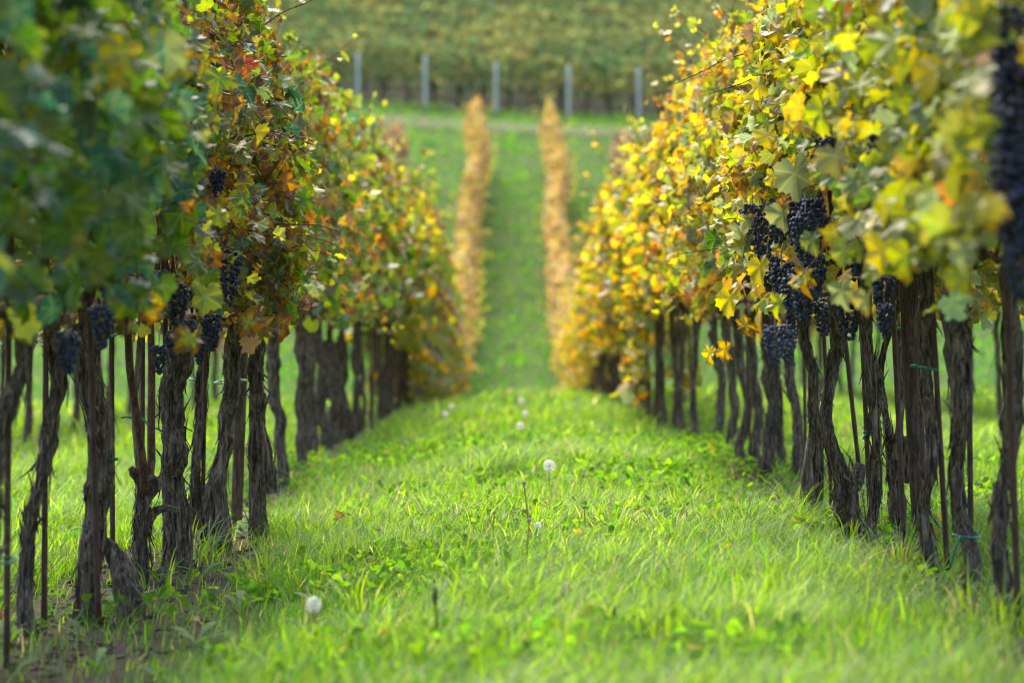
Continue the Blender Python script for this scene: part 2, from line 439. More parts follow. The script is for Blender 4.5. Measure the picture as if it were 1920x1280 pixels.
def foliage(M, pal, lod, count, size, rg, half=0.55, z0=0.86, z1=2.36, thick=0.36, canes=None, seed=0, prune=()):
    n = int(count * 1.5)
    y = rg.uniform(-half, half, n); z = z0 + (z1 - z0) * rg.beta(1.12, 1.1, n)
    side = np.where(rg.uniform(0, 1, n) < 0.5, -1.0, 1.0)
    h = (z - z0) / (z1 - z0)
    th = thick * (0.62 + 0.55 * np.sin(np.pi * np.clip(h * 0.85 + 0.18, 0, 1)) - 0.28 * h)
    lump = fbm(y * 2.4 + seed * 7.1, z * 2.4 + side * 31, seed + 3, 3)
    th = th * (0.55 + 0.9 * lump)
    x = side * th * (1 - 0.62 * rg.uniform(0, 1, n) ** 1.6)
    dens = fbm(y * 3.3 + seed * 3.7, z * 3.3 - side * 17, seed + 11, 2)
    keep = dens > rg.uniform(0.16, 0.52, n)
    keep &= (z > z0 + 0.24 * vn(y * 4 + seed, side, seed + 5)) & (z < z1 - 0.35 * vn(y * 5 + seed, side * 2, seed + 6) + 0.1)
    # leaves are plucked from in front of the grapes, on the side they hang
    for (b, ln, dv, wide) in prune:
        qx, qy, qz = x - b[0], y - b[1], z - (b[2] - ln * .5)
        tt = qx * dv[0] + qy * dv[1]; dd = np.abs(qx * dv[1] - qy * dv[0])
        keep &= ~((tt > -.06) & (tt < 2.0) & (dd < wide * (.05 + .03 * (tt < .6))) & (np.abs(qz) < ln * .5 + .045))
    idx = np.nonzero(keep)[0][:count]
    y, z, side, x, h = y[idx], z[idx], side[idx], x[idx], h[idx]
    m = len(y)
    nr = np.stack([side * rg.uniform(0.2, 1.2, m), rg.normal(0, 0.65, m), rg.normal(0.35, 0.6, m)], -1)
    nr = unit(nr)
    flip = rg.uniform(0, 1, m) < 0.2
    nr[flip] *= -1
    tip = np.stack([side * rg.normal(0.35, 0.5, m), rg.normal(0, 0.6, m), rg.normal(-0.9, 0.45, m)], -1)
    sz = size * np.exp(rg.normal(0, 0.24, m)).clip(.5, 1.5)
    cl = vn(y * 5 + seed, z * 5, seed + 21)
    c, dry = pick_colors(pal, m, rg, cl)
    sz = sz * (1 - 0.25 * dry)
    add_leaves(M, lod, np.stack([x, y, z], -1), nr, tip, sz, c, rg, dry)
    # shoots that reach out of the wall of leaves, with smaller leaves along them
    for P in (canes or []):
        P = np.asarray(P); k = rg.integers(3, 7); q = resample(P, 12)[np.sort(rg.integers(3, 12, k))]
        c, dry = pick_colors(pal, k, rg); c[-1, :3] = (0.42, 0.44, 0.05)
        nr = unit(rg.normal(0, 1, (k, 3)) + np.array([0, 0, .5])); tp = rg.normal(0, .6, (k, 3)) + np.array([0, 0, -.5])
        s2 = size * rg.uniform(0.4, 0.85, k)
        q = q + tp * (s2 * 0.5)[:, None]
        add_leaves(M, lod, q, nr, tp, s2, c, rg, dry)

def make_canes(rg, half=0.5, z0=0.95, z1=2.3):
    """paths of the upright canes, and of the few that stick out of the leaves"""
    up = []; out = []
    for k in range(6):
        y0 = -half + (k + .5) * 2 * half / 6 + rg.normal(0, .04)
        top = z1 + rg.uniform(-0.5, 0.05); m = 7
        t = np.linspace(0, 1, m)
        P = np.stack([np.cumsum(rg.normal(0, 0.035, m)), y0 + np.cumsum(rg.normal(0, 0.035, m)), z0 + t * (top - z0)], -1)
        up.append(P)
    for k in range(3):
        s = 1 if rg.uniform() < .5 else -1; y0 = rg.uniform(-half, half); zz = rg.uniform(1.0, 2.1)
        L = rg.uniform(0.22, 0.45); t = np.linspace(0, 1, 6)
        P = np.stack([s * (0.2 + L * t), y0 + rg.normal(0, .2) * t + np.cumsum(rg.normal(0, .012, 6)), zz + rg.uniform(-.15, .3) * t - 0.12 * t * t + np.cumsum(rg.normal(0, .012, 6))], -1)
        out.append(P)
    for k in range(3):
        y0 = rg.uniform(-half, half); t = np.linspace(0, 1, 6); L = rg.uniform(.2, .5)
        P = np.stack([rg.normal(0, .12) + rg.normal(0, .2) * t, y0 + rg.normal(0, .2) * t + np.cumsum(rg.normal(0, .012, 6)), z1 - 0.15 + L * t], -1)
        out.append(P)
    return up, out

def add_cordon(M, up, out, head, rg, sides=6, zc=0.95, half=0.5):
    hd = np.array(head)
    for s in (-1, 1):
        P = resample(np.array([hd, hd * [1, 1, 1] + [0, s * .1, .06], [hd[0] * .4, s * half * .6, zc + .02], [0, s * half, zc]]), 12)
        P += rg.normal(0, .004, P.shape)
        add_tube(M, P, np.linspace(.018, .009, 12), sides)
    for P in up: add_tube(M, resample(P, 16), np.linspace(.0065, .003, 16), sides)
    for P in out: add_tube(M, resample(P, 12), np.linspace(.0035, .0015, 12), sides)

# ------------------------------------------------------------------ trunks
def add_trunk(M, P, rad, rg, rings=80, sides=40, strips=26, knobs=3, flare=True, tone=1.0):
    """gnarled vine trunk: twisted fibrous ridges, swellings and peeling strips of bark"""
    P = resample(P, rings); n = rings
    rad = np.interp(np.linspace(0, 1, n), np.linspace(0, 1, len(rad)), rad)
    t = np.linspace(0, 1, n); L = np.linalg.norm(np.diff(P, axis=0), axis=1).sum()
    mean = rad.mean()
    if flare: rad = rad * (0.86 + 0.26 * np.exp(-(t / 0.06) ** 2))
    for k in range(knobs): rad = rad * (1 + rg.uniform(.06, .20) * np.exp(-((t - rg.uniform(.08, 1)) / rg.uniform(.02, .05)) ** 2))
    P[:, :2] += mean * 0.30 * np.stack([np.interp(t * L * 9, np.arange(60), rg.normal(0, 1, 60)), np.interp(t * L * 9, np.arange(60), rg.normal(0, 1, 60))], -1) * sst(t, 0, .1)[:, None]
    P, A, B, th = tube_geo(P, rad, sides)
    s0 = int(rg.integers(0, 9999)); tw = rg.uniform(-1.2, 1.2)
    Th, Z = np.meshgrid(th / (2 * np.pi), t * L, indexing='xy')
    Tw = Th + tw * Z * 0.35 + 0.06 * np.sin(Z * 9 + s0)
    d = 0.26 * (vn(Tw * 5, Z * 5.0, s0, 5) - .5) + 0.34 * (vn(Tw * 11, Z * 9, s0 + 1, 11) - .5)
    if sides > 40: d += 0.22 * (np.abs(vn(Tw * 29, Z * 16, s0 + 7, 29) - .5) * 2 - .5)
    rid = np.abs(vn(Tw * 17, Z * 12, s0 + 2, 17) - .5) * 2
    d += 0.20 * (rid - .5) + 0.16 * (vn(Th * 6, Z * 28, s0 + 3, 6) - .5)
    rr = rad[:, None] * (1 + d)
    V = P[:, None] + rr[..., None] * (np.cos(th)[None, :, None] * A[:, None] + np.sin(th)[None, :, None] * B[:, None])
    shade = np.broadcast_to(np.array([tone, tone, tone, .5]), (n * sides + 1, 4))
    V = np.concatenate([V.reshape(-1, 3), P[-1:] + (P[-1:] - P[-2:-1]) * 1.2])
    j = np.arange(sides); e = (n - 1) * sides
    M.add(V, [quads_grid(n, sides), np.stack([e + j, e + (j + 1) % sides, np.full(sides, n * sides)], -1)], shade)
    # strips of bark that peel away
    for k in range(strips):
        a = rg.uniform(0, 2 * np.pi); i0 = int(rg.uniform(.03, .9) * n); ln = rg.uniform(.03, .13); m = 6
        steps = max(2, int(ln / L * n)); up = rg.uniform() < .35
        w = rg.uniform(.0025, .008); off = rg.uniform(.3, 1.5) * rad[i0] * .45
        q = np.linspace(0, 1, m); ii = np.clip(i0 + (q * steps * (1 if up else -1)).astype(int), 0, n - 1)
        dirv = np.cos(a) * A[ii] + np.sin(a) * B[ii]; tang = -np.sin(a) * A[ii] + np.cos(a) * B[ii]
        base = P[i0] + (P[min(i0 + 1, n - 1)] - P[max(i0 - 1, 0)]) * 0
        cen = P[ii] + dirv * (rad[ii] * 1.08 + off * q ** 2)[:, None]
        cen[:, 2] = P[i0, 2] + (ln * q) * (1 if up else -1); cen += tang * (rg.normal(0, .3) * ln * q ** 2)[:, None]
        ww = (w * (1 - q ** 2 * .8))[:, None]
        # a thin shell with an inner and an outer face
        S = np.concatenate([cen - tang * ww, cen + tang * ww, cen + tang * ww + dirv * .0012, cen - tang * ww + dirv * .0012])
        idx = np.arange(m - 1); f = []
        for c0, c1 in ((0, 1), (1, 2), (2, 3), (3, 0)):
            f.append(np.stack([c0 * m + idx, c1 * m + idx, c1 * m + idx + 1, c0 * m + idx + 1], -1))
        M.add(S, [np.concatenate(f)], (tone * rg.uniform(.7, 1.3),) * 3 + (.5,))

# ------------------------------------------------------------------ grapes
def ico(sub):
    p = (1 + 5 ** .5) / 2
    V = [(-1, p, 0), (1, p, 0), (-1, -p, 0), (1, -p, 0), (0, -1, p), (0, 1, p), (0, -1, -p), (0, 1, -p), (p, 0, -1), (p, 0, 1), (-p, 0, -1), (-p, 0, 1)]
    F = [(0,11,5),(0,5,1),(0,1,7),(0,7,10),(0,10,11),(1,5,9),(5,11,4),(11,10,2),(10,7,6),(7,1,8),(3,9,4),(3,4,2),(3,2,6),(3,6,8),(3,8,9),(4,9,5),(2,4,11),(6,2,10),(8,6,7),(9,8,1)]
    V = [np.array(v) / np.linalg.norm(v) for v in V]
    for _ in range(sub):
        mid = {}; G = []
        def m(a, b):
            k = (min(a, b), max(a, b))
            if k not in mid: v = V[a] + V[b]; V.append(v / np.linalg.norm(v)); mid[k] = len(V) - 1
            return mid[k]
        for a, b, c in F:
            x, y, z = m(a, b), m(b, c), m(c, a); G += [(a, x, z), (b, y, x), (c, z, y), (x, y, z)]
        F = G
    return np.array(V), np.array(F)
ICO2, ICO1 = ico(2), ico(1)

def bunch_mesh(name, length, rg, sub=ICO2, r=0.0082):
    M = Mesh(); V, F = sub; pts = []
    n = int(95 * (length / .16)); tries = 0
    while len(pts) < n and tries < 6000:
        tries += 1
        h = rg.beta(1.1, 1.5); w = (0.040 * (1 - h) ** 0.55 + 0.007) * min(1.15, length / .15)
        if h < .12: w *= .75
        a = rg.uniform(0, 6.283); q = rg.uniform(.45, 1) ** .5
        p = np.array([np.cos(a) * w * q, np.sin(a) * w * q, -h * length])
        if all(np.sum((p - o) ** 2) > (r * 1.45) ** 2 for o in pts[-400:]): pts.append(p)
    for p in pts:
        s = r * rg.uniform(.82, 1.12)
        c = np.array([1, 1, 1.0]) * rg.uniform(.6, 1.5)
        if rg.uniform() < .06: c *= (2.2, .9, .9)
        M.add(V * s * np.array([1, 1, rg.uniform(1, 1.12)]) + p, [F], (*c, .5))
    add_tube(M, resample(np.array([[0, 0, .07], [.006, 0, .03], [0, 0, -.03], [0, 0, -length * .8]]), 10), .0022, 5, (12, 7, 2, .5))
    o = M.build(name, MAT['berry']); me = o.data; bpy.data.objects.remove(o)
    return me
BUNCH = [bunch_mesh('grape_bunch', L_, rng(70 + i)) for i, L_ in enumerate((.15, .20, .23, .12, .17))]
BUNCH_FAR = [bunch_mesh('grape_bunch', L_, rng(90 + i), ICO1, .011) for i, L_ in enumerate((.16, .2))]

def bunch(parent, loc, i, rz, s=1.0, far=False, label=None):
    o = bpy.data.objects.new('grape_bunch', (BUNCH_FAR if far else BUNCH)[i]); col.objects.link(o)
    o.parent = parent; o.location = loc; o.rotation_euler = (0, 0, rz); o.scale = (s, s, s)
    if label: o['label'] = label
    return o

# ------------------------------------------------------------------ the vines the photograph shows sharply enough to tell apart
NEAR_L = [
 dict(lab='gnarled vine leaning in at the left edge of the photo, leaves hanging low and blurred', path=[(-25,1245),(-12,1000),(2,820),(25,720),(40,610)], w=[56,46,44,50,50], pal='deep_green', D=6.15),
 dict(lab='slender S-curved vine trunk, second from the left edge, behind a rusty stake', path=[(50,1190),(54,1040),(68,940),(88,820),(104,720),(98,600)], w=[44,38,34,40,42,38], pal='deep_green'),
 dict(lab='thick shaggy vine trunk with peeling bark and a cut stump at its foot', path=[(158,1165),(168,1060),(185,950),(190,840),(174,720),(160,610)], w=[74,66,58,66,76,82], pal='green_brown',
      arms=[([(250,1120),(226,1070),(208,1035),(200,1012)],[58,44,32,16])]),
 dict(lab='cut-back vine stump with one thin young cane tied to its stake', path=[(252,1090),(262,1000),(272,940),(274,918)], w=[52,44,38,34], pal='green_brown',
      arms=[([(272,935),(258,850),(252,760),(262,680),(270,570)],[17,12,11,13,15]), ([(272,935),(290,918),(294,902),(284,897)],[18,16,16,10]), ([(276,995),(288,962),(308,951),(337,955)],[18,14,12,10])]),
 dict(lab='stout straight vine trunk with dark grape bunches crowded on its head', path=[(335,1070),(330,950),(328,850),(330,750),(336,645)], w=[76,64,60,68,80], pal='green_brown'),
 dict(lab='thin vine trunk just behind the stout one, its stake on the right', path=[(355,1025),(368,930),(372,850),(376,740),(386,640)], w=[40,28,28,32,38], pal='green_brown'),
 dict(lab='knobbly forked-foot vine trunk left of the dark post in the left row', path=[(392,1030),(402,930),(415,830),(428,730),(436,630)], w=[44,36,36,46,46], pal='green_brown',
      arms=[([(432,1020),(420,930),(418,860),(424,800)],[24,26,22,10])]),
 dict(lab='vine trunk right behind the dark post in the left row', path=[(482,1010),(485,900),(485,780),(478,680),(472,610)], w=[48,42,40,38,38], pal='olive_orange',
      arms=[([(507,925),(500,860),(488,780),(484,740)],[34,30,20,8])]),
 dict(lab='upright blurred vine trunk, second behind the dark post on the left', path=[(532,915),(522,820),(520,760),(512,690),(516,630)], w=[36,30,30,34,32], pal='olive_orange'),
 dict(lab='blurred vine trunk, third behind the dark post on the left', path=[(560,890),(562,800),(570,700),(562,610)], w=[36,32,34,34], pal='olive_orange'),
 dict(lab='blurred vine trunk, fourth behind the dark post on the left', path=[(612,840),(606,740),(594,650),(590,580)], w=[38,32,34,36], pal='olive_orange'),
 dict(lab='blurred broad vine trunk, fifth behind the dark post on the left', path=[(646,825),(642,740),(640,640)], w=[44,36,38], pal='olive_orange'),
 dict(lab='thin blurred vine trunk between the third and fourth behind the dark post', n=260, path=[(588,862),(586,760),(580,660),(578,590)], w=[34,30,32,34], pal='olive_orange'),
 dict(lab='blurred vine trunk between the fourth and fifth behind the dark post', n=260, path=[(630,832),(624,740),(618,640)], w=[38,34,36], pal='olive_orange'),
]
NEAR_R = [
 dict(lab='dark crooked vine trunk at the right edge below a column of blurred black grapes', path=[(1897,1150),(1882,1040),(1882,940),(1898,860),(1902,700),(1896,430)], w=[46,46,42,46,54,58], pal='yellow_green'),
 dict(lab='heavy vine trunk with a swollen head, second from the right edge', path=[(1826,1115),(1812,980),(1796,850),(1790,740),(1788,600),(1785,530)], w=[50,42,40,55,66,58], pal='yellow_green'),
 dict(lab='straight dark vine trunk, third from the right edge', path=[(1745,1100),(1738,960),(1742,820),(1740,690),(1735,540),(1725,440)], w=[46,38,36,38,36,34], pal='yellow'),
 dict(lab='thin forked vine trunk curling round its stake beside the brown post', path=[(1688,1015),(1685,930),(1674,850),(1660,800),(1655,720),(1660,660),(1690,550)], w=[48,42,38,20,18,17,16], pal='yellow',
      arms=[([(1684,860),(1688,740),(1686,620)],[18,14,14]), ([(1690,900),(1702,850),(1692,818)],[28,26,20])]),
 dict(lab='slim grey vine trunk in sharp focus with a green tie halfway up', path=[(1632,1035),(1646,930),(1640,840),(1632,740),(1626,620),(1622,520)], w=[36,30,28,30,33,34], pal='yellow'),
 dict(lab='vine trunk bent like a knee at its foot under the biggest black grape cluster', path=[(1595,1005),(1592,920),(1564,850),(1552,790),(1556,700),(1568,600),(1556,510)], w=[42,56,42,33,35,35,32], pal='yellow',
      arms=[([(1592,915),(1604,885),(1608,868)],[34,26,18])]),
 dict(lab='vine trunk with a double foot just behind the knee-bent one', path=[(1540,980),(1535,880),(1528,780),(1522,700),(1508,590)], w=[32,28,27,30,33], pal='yellow',
      arms=[([(1506,962),(1514,890),(1527,815),(1529,770)],[26,24,18,8])]),
 dict(lab='vine trunk under two hanging dark grape bunches, yellow shoots at its left', path=[(1498,905),(1492,800),(1480,690),(1474,620)], w=[30,26,26,28], pal='yellow'),
 dict(lab='blurred vine trunk left of the two hanging grape bunches', path=[(1438,900),(1444,780),(1440,680),(1436,610)], w=[32,27,27,28], pal='golden'),
 dict(lab='blurred vine trunk, second left of the hanging grape bunches', path=[(1395,868),(1400,760),(1386,650),(1380,590)], w=[30,26,28,28], pal='golden'),
 dict(lab='thin blurred vine trunk squeezed in just left of the hanging grape bunches', n=260, path=[(1466,888),(1462,780),(1456,690),(1452,620)], w=[26,22,22,24], pal='yellow'),
 dict(lab='dark blurred vine trunk between the first and second trunks left of the grape bunches', n=260, path=[(1417,880),(1422,770),(1412,680),(1408,610)], w=[30,27,25,28], pal='golden'),
 dict(lab='blurred vine trunk just left of the second one past the grape bunches', n=260, path=[(1368,846),(1374,750),(1362,650),(1358,600)], w=[28,25,26,27], pal='golden'),
 dict(lab='blurred vine trunk, third left of the hanging grape bunches', path=[(1345,822),(1350,720),(1341,620)], w=[28,25,26], pal='golden'),
]
# grape bunches: px, py of the top, length px, how far inside the middle of the row
HANG_L = [(205,468,100,.24),(190,572,80,.16),(127,622,78,.12),(303,508,60,.16),(332,535,78,.20),(428,468,104,.24),(398,590,66,.18),(374,632,48,.14),
          (326,620,44,.18),(298,648,52,.06),(255,520,44,.10),(408,318,40,.24),(200,440,60,.18),(352,600,50,.2)]
HANG_R = [(1412,385,84,.28),(1432,405,90,.28),(1462,375,84,.30),(1492,372,90,.30),(1522,375,90,.26),(1508,400,92,.30),(1442,480,64,.28),(1468,495,96,.30),
          (1508,505,104,.30),(1490,525,92,.30),(1528,480,80,.24),(1605,450,66,.18),(1655,520,70,.10),(1660,570,40,.12),(1452,612,74,.05),(1476,610,70,.03),(1592,550,90,.06),(1550,258,36,.26),
          (1658,225,130,.30),(1700,455,60,.16),(1720,390,60,.14),(1530,400,70,.2),(1545,560,70,.02)]
BLUR_R = [(1908,10,.28),(1900,100,.28),(1914,190,.28),(1908,270,.28),(1916,325,.24),(1925,60,.24)]
HUNG = []
for side, lst in ((-1, HANG_L), (1, HANG_R)):
    for (px, py, ln, off) in lst:
        xw = side * (1.27 - off); D = xw * FPX / (px - CX); HUNG.append((side, at(px, py, D), ln * D / FPX, D))
BLUR = [at(a, b, (1.27 - o) * FPX / (a - CX)) for (a, b, o) in BLUR_R]
# single leaves that stand out: side, px, py, radius px, colour, browned, curled
SG = (.135, .185, .085)
HERO = [(1,1490,325,66,SG,.12,0),(1,1468,402,40,SG,.2,0),(1,1524,448,38,(.08,.14,.035),.1,0),(1,1585,470,42,(.09,.15,.03),.2,0),(1,1578,545,46,SG,.1,.3),(1,1655,472,50,YE,.3,0),
        (1,1702,480,54,YG,.35,0),(1,1512,518,38,YE,.75,.5),(1,1425,500,46,YE,.2,0),(1,1398,455,40,SG,.1,.3),(1,1462,568,40,YG,.2,.2),(1,1600,340,44,SG,.1,0),(1,1540,208,58,YG,.15,0),(1,1450,330,34,YE,.3,0),
        (1,1412,188,36,YE,.4,0),(1,1625,560,40,(.2,.25,.1),.5,.3),(1,1440,255,40,YE,.3,0),(1,1368,560,44,YE,.2,0),(1,1400,610,36,GO,.7,.6),(1,1360,655,34,GO,.6,.5),(1,1330,660,30,YE,.5,.4),(1,1590,240,36,YG,.2,0),(1,1850,385,56,YE,.5,0),
        (1,1755,400,50,GO,.6,0),(1,1810,470,50,SG,.2,0),(1,1800,520,46,YG,.4,.3),(1,1690,250,44,SG,.1,.2),
        (-1,355,190,44,G_BL,.1,0),(-1,410,145,42,G_MD,.2,0),(-1,462,122,28,RE,.2,.2),(-1,372,490,40,(.075,.15,.05),.05,0),(-1,385,555,46,(.09,.16,.035),.25,0),(-1,355,632,44,YG,.8,0),(-1,535,340,36,OR,.5,.3),
        (-1,606,414,20,RU,.8,.9),(-1,465,602,44,G_OL,.9,.1),(-1,522,608,44,BR,.7,.4),(-1,562,578,26,PU,.3,.3),(-1,350,385,26,OR,.7,.5),(-1,545,440,40,G_OL,.7,.1),(-1,480,250,30,YE,.4,.2),(-1,440,205,36,BD,.5,.8),(-1,535,300,34,BD,.6,.9),
        (-1,410,400,36,YG,.2,0),(-1,455,370,36,G_MD,.3,0),(-1,330,130,44,G_BL,.1,0),(-1,485,300,32,BD,.6,.9),(-1,575,455,36,G_OL,.4,0),(-1,590,535,34,(.12,.17,.07),.3,0),(-1,300,560,32,YE,.6,.3),(-1,283,585,32,GO,.8,.5)]
def near_vine(d, side, k):
    rg = rng(1000 + k * 13 + (500 if side > 0 else 0))
    D = d['D']
    b = at(*d['path'][0], D)
    base = Vector((b.x, D, T1(b.x, D)))
    root = empty('grape_vine', base, d['lab'], 'grape vine', 'grape vines of the %s row' % ('left' if side < 0 else 'right'))
    def loc(px, py): p = at(px, py, D) - base; return np.array(p)
    M = Mesh()
    P = np.array([loc(*q) for q in d['path']]); P[0, 2] = -0.03
    P[1:, 1] += rg.normal(0, .02, len(P) - 1)
    lowres = D > 13
    add_trunk(M, P, np.array(d['w']) * .77 * D / FPX / 2, rg, 60 if lowres else 150, 28 if lowres else 72, 14 if lowres else 80)
    for (ap, aw) in d.get('arms', []):
        A = np.array([loc(*q) for q in ap]); A[:, 1] += -0.012
        if ap[0][1] > d['path'][0][1] - 70: A[0, 2] = min(A[0, 2], -.02)
        add_trunk(M, A, np.array(aw) * D / FPX / 2, rg, 50, 24, 6 if max(aw) > 20 else 0, 2, False, 1.1)
    # short stubs on the head
    hd = P[-1]
    for s in (-1, 1):
        e = hd + np.array([rg.normal(0, .03), s * rg.uniform(.08, .15), rg.uniform(.02, .09)])
        add_trunk(M, np.array([hd - [0, 0, .03], (hd + e) / 2 + [0, 0, .01], e]), [.022, .02, .012], rg, 14, 14, 0, 1, False)
    M.build('trunk', MAT['bark'], root)
    rowx = side * 1.27 - base.x
    up, out = make_canes(rg)
    sh = np.array([rowx, 0, 0])
    up = [u + sh for u in up]; out = [u + sh for u in out]
    Mc = Mesh(); add_cordon(Mc, up, out, hd, rg, 6, max(.9, hd[2] + .05)); Mc.build('cordon', MAT['cane'], root)
    Mf = Mesh()
    lod = 'fine' if 7.3 < D < 11.5 else 'near' if D < 13 else 'mid'
    z0 = 0.80
    foliage(Mf, d['pal'], lod, d.get('n', 1000), .044 if side < 0 else .044, rg, .56, z0, (2.56 if side < 0 and D > 8.8 else 2.40), .36, [o - sh for o in out], k * 3 + (50 if side > 0 else 0),
            [(np.array(p - base) - sh, ln, np.array(unit(np.array([-p.x, -p.y]))), 1.0) for (sd_, p, ln, _) in HUNG if sd_ == side and -.8 < p.y - D < 2.6])
    Mf.V = [v + sh for v in Mf.V]
    Ds = [e['D'] for e in (NEAR_L if side < 0 else NEAR_R)]
    for (sd_, px, py, rp, hc, br, dr) in HERO:
        if sd_ != side: continue
        Dh = side * (1.27 - .42) * FPX / (px - CX)
        if D != min(Ds, key=lambda q: abs(q - Dh)): continue
        p = np.array(at(px, py, Dh) - base)
        nr = unit(np.array([[-side * rg.uniform(.4, .8), -rg.uniform(.6, 1), rg.uniform(.1, .6)]])); tp = np.array([[rg.normal(0, .35), 0, -1.0]])
        add_leaves(Mf, 'fine', p[None], nr, tp, np.array([.86 * rp * Dh / FPX]), np.array([(*hc, min(br + .22, 1))]), rg, np.array([min(float(dr) + rg.uniform(.05, .35), 1)]))
    Mf.build('foliage', MAT['leaf'], root)
    return root, base, D

vines = []
for d in NEAR_L + NEAR_R: d.setdefault('D', ground_hit(*d['path'][0]))
for k, d in enumerate(NEAR_L): vines.append((-1, *near_vine(d, -1, k)))
for k, d in enumerate(NEAR_R): vines.append((1, *near_vine(d, 1, k)))

# vines nearer than the first trunks: only their leaves reach into the picture
def bare_vine(side, D, pal, lab, k):
    rg = rng(3000 + k)
    base = Vector((side * 1.28, D, T1(side * 1.28, D)))
    root = empty('grape_vine', base, lab, 'grape vine', 'grape vines of the %s row' % ('left' if side < 0 else 'right'))
    M = Mesh(); P = np.array([[0, 0, -.03], [.02, .03, .3], [-.03, -.02, .6], [0, .02, .93]])
    add_trunk(M, P, [.045, .036, .036, .048], rg, 60, 30, 10); M.build('trunk', MAT['bark'], root)
    up, out = make_canes(rg); Mc = Mesh(); add_cordon(Mc, up, out, P[-1], rg); Mc.build('cordon', MAT['cane'], root)
    Mf = Mesh(); foliage(Mf, pal, 'near', 1050, .048, rg, .56, .86, 2.38, .42, out, 200 + k,
        [(np.array(p - base), .25, np.array(unit(np.array([-p.x, -p.y]))), .65) for p in BLUR if side > 0]); Mf.build('foliage', MAT['leaf'], root)
    vines.append((side, root, base, D))
bare_vine(-1, 5.25, 'deep_green', 'vine at the left edge reduced to large soft green leaves, second nearest the camera', 1)
bare_vine(-1, 4.35, 'deep_green', 'vine at the far left edge, its dark green leaves the most blurred of all', 2)
bare_vine(1, 5.6, 'yellow_green', 'vine at the right edge with only its blurred green and yellow leaves in view', 3)
bare_vine(1, 4.7, 'yellow_green', 'nearest vine at the upper right corner, leaves and black grapes wholly out of focus', 4)

def nearest(side, y): return min((v for v in vines if v[0] == side), key=lambda v: abs(v[3] - y))

for k, (side, p, want, D) in enumerate(HUNG):
    rg = rng(5000 + k)
    _, root, base, _ = nearest(side, D)
    LN = (.15, .20, .23, .12, .17)
    i = int(np.argmin(np.abs(np.array(LN) - want)))
    bunch(root, p - base, i, rg.uniform(0, 6.28), float(np.clip(want / LN[i], .8, 1.2)))
_, vroot, vbase, vD = [v for v in vines if v[3] == 4.7][0]
for k, p in enumerate(BLUR): bunch(vroot, p - vbase, 2, k, 1.1)

# ------------------------------------------------------------------ stakes, posts and ties
def rod(a, b, r, name, label, mat, cat, group, sides=10, tie=None):
    a = Vector(a); b = Vector(b)
    root = Mesh(); P = resample(np.array([np.zeros(3), np.array(b - a)]), 24)
    P[0, 2] -= .05
    rr = np.full(24, r)
    if name == 'stake': rr = r * (1 + .10 * (np.arange(24) % 2))
    else: P[:, :2] += np.interp(np.arange(24), np.arange(0, 25, 6), rng(int(abs(a.x) * 1000)).normal(0, .004, 5))[:, None]
    add_tube(root, P, rr, sides)
    return tag(root.build(name, mat, loc=a), label, cat, group)

def stake(pb, pt, label, r=.0088, dy=-0.05, D=None):
    Dg = D or ground_hit(*pb) - .09; p = at(*pb, Dg); p.z = T1(p.x, Dg)
    q = at(*pt, Dg + dy)
    q = p + (q - p) * ((1.75 - 0) / max((q - p).z, .3)) if (q - p).z < 1.75 else q   # its top is lost in the leaves
    return rod(p, q, r, 'stake', label, MAT['rust'], 'stake', 'rusty stakes along the rows')
stake((12,1245), (16,600), 'rusty stake at the left edge in front of the leaning vine')
stake((82,1180), (87,580), 'rusty stake in front of the S-curved trunk near the left edge')
stake((185,1168), (168,580), 'rusty stake leaning across the thick shaggy trunk')
stake((211,1035), (209,560), 'rusty stake standing free right of the thick shaggy trunk', D=8.7)
stake((266,1100), (268,560), 'rusty stake holding the thin young cane', .008, D=8.45)
stake((309,1062), (310,690), 'rusty stake along the left side of the stout trunk')
stake((379,1015), (384,690), 'rusty stake right of the thin trunk behind the stout one')
stake((470,1000), (471,660), 'rusty stake just right of the dark post in the left row')
stake((1910,1165), (1886,430), 'rusty stake at the right edge beside the dark crooked trunk')
stake((1822,1010), (1816,590), 'rusty stake behind the heavy trunk with a swollen head', D=7.6)
stake((1779,1088), (1752,640), 'rusty stake between the straight dark trunk and the heavy one')
stake((1697,1040), (1674,560), 'rusty stake held by the curling forked vine')
stake((1634,990), (1613,540), 'rusty stake behind the slim grey trunk in focus', D=8.9)
stake((1622,978), (1582,610), 'rusty stake leaning right of the knee-bent trunk')
stake((1560,960), (1545,620), 'rusty stake left of the knee-bent trunk', .0075, D=9.9)
stake((1452,882), (1448,650), 'blurred rusty stake left of the hanging grape bunches', .0075, D=12.6)
stake((1408,868), (1400,640), 'blurred rusty stake farther left of the hanging grape bunches', .0075, D=13.4)
stake((1512,900), (1508,660), 'rusty stake behind the double-footed trunk', .0075, D=11.3)
def post(pb, pt, w, label, D):
    p = at(*pb, D); p.z = T1(p.x, D); q = at(*pt, D); q = p + (q - p) * (1.9 / (q - p).z)
    rod(p, q, w * D / FPX / 2, 'post', label, MAT['post'], 'post', 'round posts in the rows', 20)
post((440,1000), (459,600), 22, 'dark round post among the left row trunks', 10.4)
post((1730,1010), (1703,540), 34, 'brown round post in the right row behind the curling vine', 8.5)

